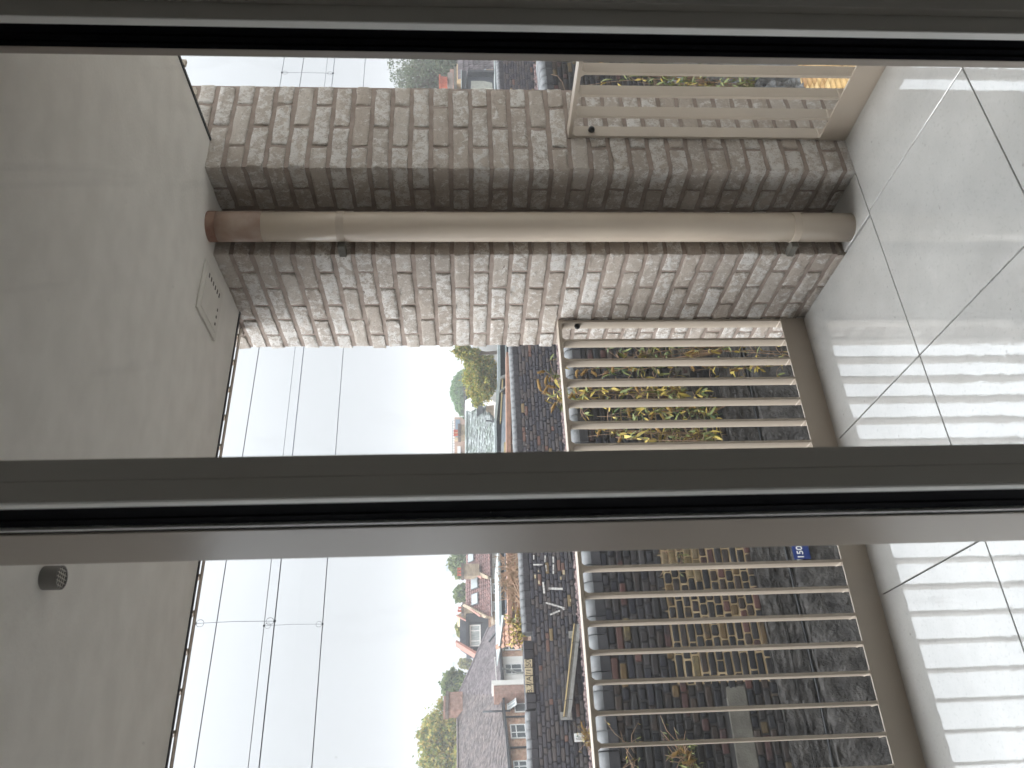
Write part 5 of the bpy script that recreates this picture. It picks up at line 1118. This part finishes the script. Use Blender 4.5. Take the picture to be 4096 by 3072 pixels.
pm = onY((1500+755/2.765, 200+410/2.765), 33); pt_ = onY((1500+755/2.765, 200+318/2.765), 33)
a, c = onY((1500+712/2.765, 200+370/2.765), 33), onY((1500+800/2.765, 200+370/2.765), 33); wpx = .5
q0 = onY((1757, 312), 33); q1 = onY((1757, 366), 33); rad = abs(q0.x-q1.x)*.5
base = onY((1790, 340), 33); top = onY((1757, 340), 33)
MB().tube([base, base.lerp(top, .8), base.lerp(top, .81), top], [rad*.75, rad*.85, rad, rad], 14).obj('pot', M['terracotta'], ct)
MB().box(base.x-rad*1.3, base.x+rad*1.3, 32.7, 33.3, base.z-.35, base.z-.002).obj('stack', M['chbrick'], ct)
wp = empty('white_rail_pipes', onY(ZK(1250, 300), 13.6), 'two white horizontal pipes along the top behind the far parapet right of the pillar', 'pipe')
for (xa, xb, y_) in ((1090, 1130, 13.6), (1212, 1300, 13.3)):
    p0, p1 = onY(ZK((xa+xb)/2-8, 60), y_), onY(ZK((xa+xb)/2, 700), y_); r_ = (xb-xa)/5.53/F*(y_+2)*.55; d_ = (p1-p0).normalized(); MB().tube([p0-d_*5, p1+d_*8], r_, 12).obj('pipe', M['gutter'], wp, smooth=True)
MB().prism(Pl((0, 14.2, 0), (1, 0, 0), (0, 0, 1)), [(Pl((0, 14.2, 0), (1, 0, 0), (0, 0, 1)).uv(q)) for q in (ZK(1130, -100), ZK(1330, -100), ZK(1330, 800), ZK(1130, 800))], -.2, 0).obj('backing_board', M['felt'], wp)

# ================================================================== trees
tree('large yellow-green tree behind the chimney at the left edge', ZA(110, 1180), ZA(560, 1900), 78, M['f_autumn'], 15000, .26, 21, shell=.35, lobes=8)
tree('smaller green tree between the tall chimney and the hip roof', ZA(285, 930), ZA(520, 1200), 84, M['f_green'], 5000, .26, 22)
tree('green tree behind the brown pantiled roofs beside the door stile', ZA(350, 60), ZA(520, 300), 95, M['f_green'], 5000, .32, 23)
tree('greyish green tree between the two red-potted chimneys', ZA(378, 330), ZA(520, 480), 90, M['f_green'], 3000, .30, 24)
tree('olive tree rising behind the dark slate dormer roof', ZA(396, 590), ZA(480, 720), 92, M['f_autumn'], 2200, .30, 25)
tree('pale yellow tree low behind the roofs right of the hip', ZA(418, 860), ZA(520, 950), 120, M['f_autumn'], 1500, .38, 26)
tree('orange leaved bush on the ridge line at the left edge', ZA(385, 1470), ZA(450, 1700), 70, M['f_autumn'], 2000, .2, 27)
tree('hazy dome-shaped green tree on the skyline in the middle pane', ZB(288, 530), ZB(560, 950), 105, M['f_round'], 13000, .34, 28, shell=.75, lobes=4)
tree('loose yellow and green tree in front of the white houses in the middle pane', ZB(395, 300), ZB(840, 860), 42, M['f_autumn'], 16000, .13, 29, shell=.2, lobes=9)
tree('branch tip of a yellowing tree just left of the pillar', ZB(300, 215), ZB(640, 420), 40, M['f_autumn'], 3500, .12, 30, shell=.2)
tree('feathery grey-green tree right of the pillar', (1560, 150), (1900, 420), 40, M['f_fir'], 9000, .14, 31, shell=.2, lobes=7)
o = [q for q in COL.objects if q.get('label') == 'feathery grey-green tree right of the pillar'][0]
b = MB(); r8 = random.Random(9); root = onY((1830, 290), 40)
for i in range(110):
    a = root+Vector((r8.uniform(-1.6, 1.8), r8.uniform(-1, 1), r8.uniform(-1, 1.2))); c = onY((r8.uniform(1575, 1700), r8.uniform(210, 430)), 40+r8.uniform(-1, 1))
    b.tube([a, a.lerp(c, .6)+Vector((r8.uniform(-.2, .2), 0, -.1)), c], [.035, .02, .006], 4)
b.obj('branches', M['bark'], o)
# hazy towers on the skyline
for (lab, q0, q1, yy) in (('faint grey tower with stepped top far off beside the left-hand chimneys', ZA(325, 165), ZA(520, 245), 420), ('faint low block on the skyline above the dormer roof', ZA(372, 690), ZA(520, 720), 430), ('faint slab block on the skyline between the trees', ZA(370, 890), ZA(520, 925), 450), ('faintest tall block on the skyline right of the hip roof tree', ZA(302, 960), ZA(520, 1000), 520)):
    Pt = Pl((0, yy, 0), (1, 0, 0), (0, 0, 1)); t = empty('distant_tower', onY(q1, yy), lab, 'tower', 'towers on the hazy skyline')
    u0, u1, v0, v1 = rect(Pt, q0, q1); MB().pbox(Pt, u0, u1, v0, v1, -12, 0).obj('wall', M['tower'], t)
    MB().pbox(Pt, u0+(u1-u0)*.3, u0+(u1-u0)*.7, v1, v1+3, -9, -2).obj('plant_room', M['tower'], t)
    nf = int((v1-v0)/3.2)
    b = MB()
    for k in range(nf): b.pbox(Pt, u0+.5, u1-.5, v1-1.8-3.2*k, v1-.6-3.2*k, .01, .1)
    b.obj('window_band', M['officeglass'], t)
# ================================================================== paving below
pv = struct('courtyard_paving', MB().box(1.5, 9, .5, 5.3, -3.2, -3.105), M['earth'])
pm_ = [brick_mesh('paver', M['paver'], .196, .05, .096, 70+i, .002, 2, 1, 1) for i in range(3)]
cen = onZ((3320, 300), -3.07); cnt = 0; cand = []
for i in range(-30, 31):
    for j in range(-30, 31):
        x = cen.x+i*.2+(.1 if j % 2 else 0); y = cen.y+j*.1; cand.append(((x-cen.x)**2+(y-cen.y)**2, x, y))
cand.sort(); vr_ = MB()
for n_, (d2, x, y) in enumerate(cand):
    if d2 > 5: break
    if n_ < 296: inst('paver', random.choice(pm_), (x, y, -3.08+random.uniform(-.003, .003)), (0, 0, random.uniform(-.02, .02)), pv)
    else: addmesh(vr_, pm_[0], (x, y, -3.08))
tag(vr_.obj('outer_pavers', M['paver'], pv, fix=False), kind='stuff')
# thin mist over the whole place
hz_ = MB().box(-360, 420, -60, 600, -4.4, 30).obj('haze', bpy.data.materials.new('haze')); tag(hz_, 'thin pale mist in the air over the whole view', 'haze', kind='stuff')
hm = hz_.data.materials[0]; hm.use_nodes = True; hn = hm.node_tree.nodes; hn.clear(); ho = hn.new('ShaderNodeOutputMaterial'); hv = hn.new('ShaderNodeVolumePrincipled')
hv.inputs['Density'].default_value = .0016; hv.inputs['Color'].default_value = (.97, .98, 1, 1); hv.inputs['Anisotropy'].default_value = .2; hm.node_tree.links.new(hv.outputs[0], ho.inputs['Volume'])
